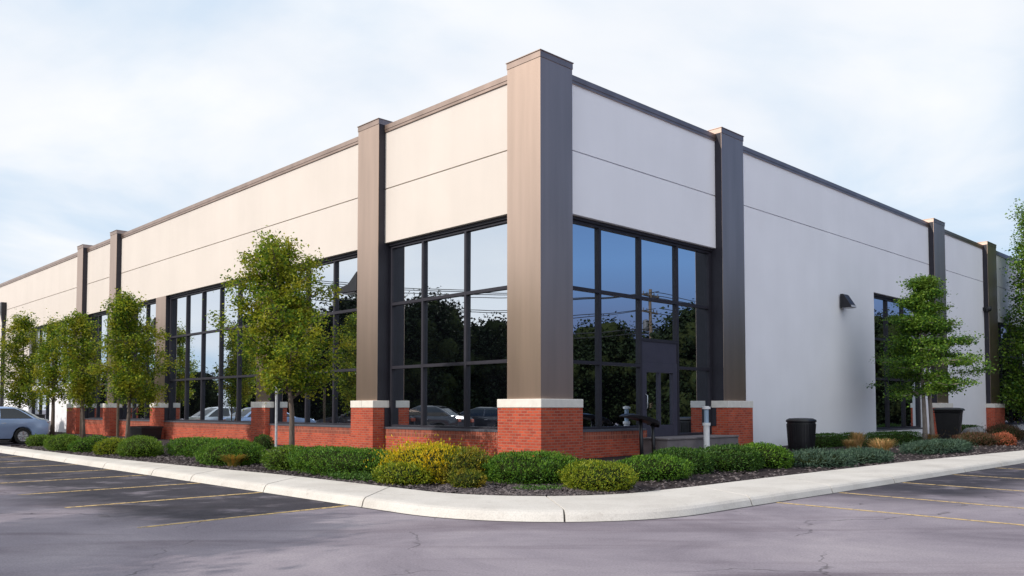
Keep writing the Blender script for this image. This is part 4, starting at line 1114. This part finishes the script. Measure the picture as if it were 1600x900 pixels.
more = [(0, -37.2, 35.0, 8.6, 'mirrored in the two-pane bay beside the second pier'), (0, -37.6, 29.6, 8.7, 'mirrored in the middle of the corner window'), (1, -39.6, 24.6, 7.4, 'mirrored at the right of the corner window'),
        (1, -36.5, 32.2, 7.8, 'mirrored at the left of the corner window'), (1, -45, 19, 8.4, 'mirrored behind the corner pier'), (0, -55, 36, 8.0, 'in the second row across the lot'), (1, -57, 28, 8.2, 'at the back of the lot by the red-roofed house'),
        (1, 40.2, 23.2, 6.3, 'mirrored at the left edge of the entrance window'), (0, 45.5, 31.5, 7.0, 'mirrored above the door'), (1, 36.5, 32.8, 7.7, 'mirrored in the sidelight right of the door'), (0, 41, 39, 7.6, 'mirrored in the window wall past the door'),
        (0, 50.5, 51, 8.6, 'mirrored in the window behind the pin oak'), (1, 57, 57, 8.8, 'mirrored deep behind the pin oak'), (0, 47, 45, 8.0, 'standing across the right lot between two others'), (1, 66, 72, 9.0, 'furthest across the right lot'),
        (1, 52, 18, 7.8, 'standing across the right lot nearest the road'), (0, -71.3, 64.5, 5.2, 'far off, left end of the row in the five-pane bay'), (1, -71.5, 59.8, 5.0, 'far off, middle of the row in the five-pane bay'), (0, -72.0, 54.5, 5.4, 'far off, right end of the row in the five-pane bay'), (1, -73, 70, 5.6, 'furthest across the lot behind the parked sedan')]
for i, (k, x, y, h, wh) in enumerate(more):
    c = copy_tree(protos[k]); s_ = h / (8.6 if k == 0 else 7.2)
    c.location = (x, y, 0); c.scale = (s_, s_, s_); c.rotation_euler = (0, 0, i * 1.7); c['label'] = 'dark shade tree ' + wh
for (x, y, rz, sc3, lb) in ((-18.0, 8.6, 2.0, 1.0, 'leafy shade tree between the stalls and the left foreground'), (-23.0, 13.2, 4.1, 1.06, 'leafy shade tree casting shade on the stalls at the left')):
    c = copy_tree(near); c.location = (x, y, 0); c.rotation_euler = (0, 0, rz); c.scale = (sc3,) * 3; c['label'] = lb
# distant belt of trees closing the view in the glass
def belt():
    rn = np.random.default_rng(8); P_ = []
    for a in np.linspace(0, 2 * math.pi, 260):
        if math.cos(a - math.pi / 2) > .35: continue
        rad = 125 + rn.normal(0, 8); hh = 5.2 + 1.8 * math.sin(a * 9) + rn.normal(0, .9)
        c = np.array([rad * math.cos(a), rad * math.sin(a), hh * .45])
        P_.append(c + rn.normal(0, 1, (230, 3)) * np.array([2.2, 2.2, hh * .26]))
    P_ = np.concatenate(P_); P_[:, 2] = np.maximum(P_[:, 2], .1); n = len(P_)
    o = leaf_obj('far_trees', P_, rn.normal(0, 1, (n, 3)), rn.normal(0, 1, (n, 3)), np.full(n, 1.2), np.full(n, .9), [M['far_leaf']])
    tag(o, 'distant belt of dark trees beyond the parking lot', 'trees', kind='stuff')
belt()
# utility poles and wires
def pole(x, y, h, rz, label):
    root = empty('utility_pole', (x, y, 0), rz, label=label, cat='utility pole', group='utility poles across the lot')
    m = MB(); m.tube([(0, 0, 0), (0, 0, h)], [.17, .12], 10); m.build('post', M['wood_pole'], root)
    for z in (h - .5, h - 1.7):
        m = MB(); m.box(-1.2, 1.2, -.06, .06, z - .06, z + .06); ca = m.build('crossarm', M['wood_pole'], root)
        m = MB()
        for x_ in (-1.1, -.55, .55, 1.1): m.tube([(x_, 0, z + .06), (x_, 0, z + .25)], .04, 6)
        m.build('insulator', M['grey_metal'], ca)
    m = MB(); m.lathe([(.05, h - 3.1), (.24, h - 3.05), (.24, h - 2.3), (.05, h - 2.2)], 14, .0, -.4); m.build('transformer', M['grey_metal'], root)
    return root
pls = [(41.3, 30.1, 10.4), (31.5, 8.5, 10.2), (-35.0, 41.0, 11.2), (-42.0, 13.0, 11.6), (38.2, 33.6, 9.6), (62, 66, 10.5)]
pn = ['tall wooden utility pole mirrored above the entrance door', 'wooden utility pole across the lot to the right, nearest the road', 'wooden utility pole across the lot behind the left trees', 'wooden utility pole far left across the lot', 'shorter wooden utility pole mirrored in the sidelight beside the door', 'furthest wooden utility pole across the right lot']
for (x, y, h), lb in zip(pls, pn): pole(x, y, h, math.atan2(y, x) , lb)
def wires(a, b_, za, zb, label):
    m = MB(); d = (Vector((b_[0], b_[1], 0)) - Vector((a[0], a[1], 0))); n = Vector((-d.y, d.x, 0)).normalized()
    for off, dz in ((-1.1, 0), (-.5, 0), (.6, 0), (1.1, -1.2), (-.8, -1.2), (0, -2.6), (.15, -2.9)):
        pts = []
        for k in range(15):
            t = k / 14; p_ = Vector((a[0], a[1], za)).lerp(Vector((b_[0], b_[1], zb)), t) + n * off
            p_.z += dz - 4 * (.9 + .25 * abs(off)) * t * (1 - t); pts.append(p_)
        m.tube(pts, .028 if dz > -2 else .045, 5)
    tag(m.build('power_line', M['wire'], None), label, 'power line', 'power lines across the lot')
wires(pls[0], pls[1], 10.1, 9.9, 'bundle of sagging power cables mirrored in the entrance window')
wires(pls[2], pls[3], 10.9, 11.3, 'bundle of sagging power cables mirrored in the corner window')
wires(pls[0], pls[5], 10.1, 10.2, 'bundle of sagging power cables mirrored behind the pin oak')
# a house with a red roof and two more parked cars across the lot
def house(x, y, rz, label):
    root = empty('house', (x, y, 0), rz, label=label, cat='house', group='houses across the lot')
    m = MB(); m.box(-5, 5, -3.5, 3.5, 0, 2.7); wl = m.build('wall', M['house_wall'], root)
    m = MB(); m.rings([[(x_, -4, 2.7), (x_, 4, 2.7), (x_, 0, 4.6)] for x_ in (-5.4, 5.4)]); o = m.build('roof', M['red_roof'], root); fix_normals(o)
    m = MB(); m.box(-3.4, -2, -3.53, -3.4, 1, 2.1); m.box(2, 3.4, -3.53, -3.4, 1, 2.1); m.build('window', M['glass'], root)
    m = MB(); m.box(-.5, .5, -3.53, -3.4, 0.02, 2.1); m.build('door', M['door_panel'], root)
house(-50.5, 27.5, R(60), 'tan house with red roof across the lot, mirrored in the corner window')
house(-50, 41.5, R(60), 'tan house with red roof across the lot, mirrored beside the second pier')
for x, y, rz, mt, lb in ((-24.5, 28.2, 1.9, 'car_dark', 'dark car across the lot mirrored low in the corner window'), (-23.5, 31.3, 1.9, 'car_dark', 'dark car across the lot mirrored left in the corner window'), (-27, 25.2, 1.9, 'car_dark', 'dark car furthest right in the corner window mirror')):
    c = copy_tree(car1); c.location = (x, y, 0); c.rotation_euler = (0, 0, rz); c['label'] = lb; c.scale = (1.12, 1.12, 1.15); recolour(c, M['car_blue'], M[mt])
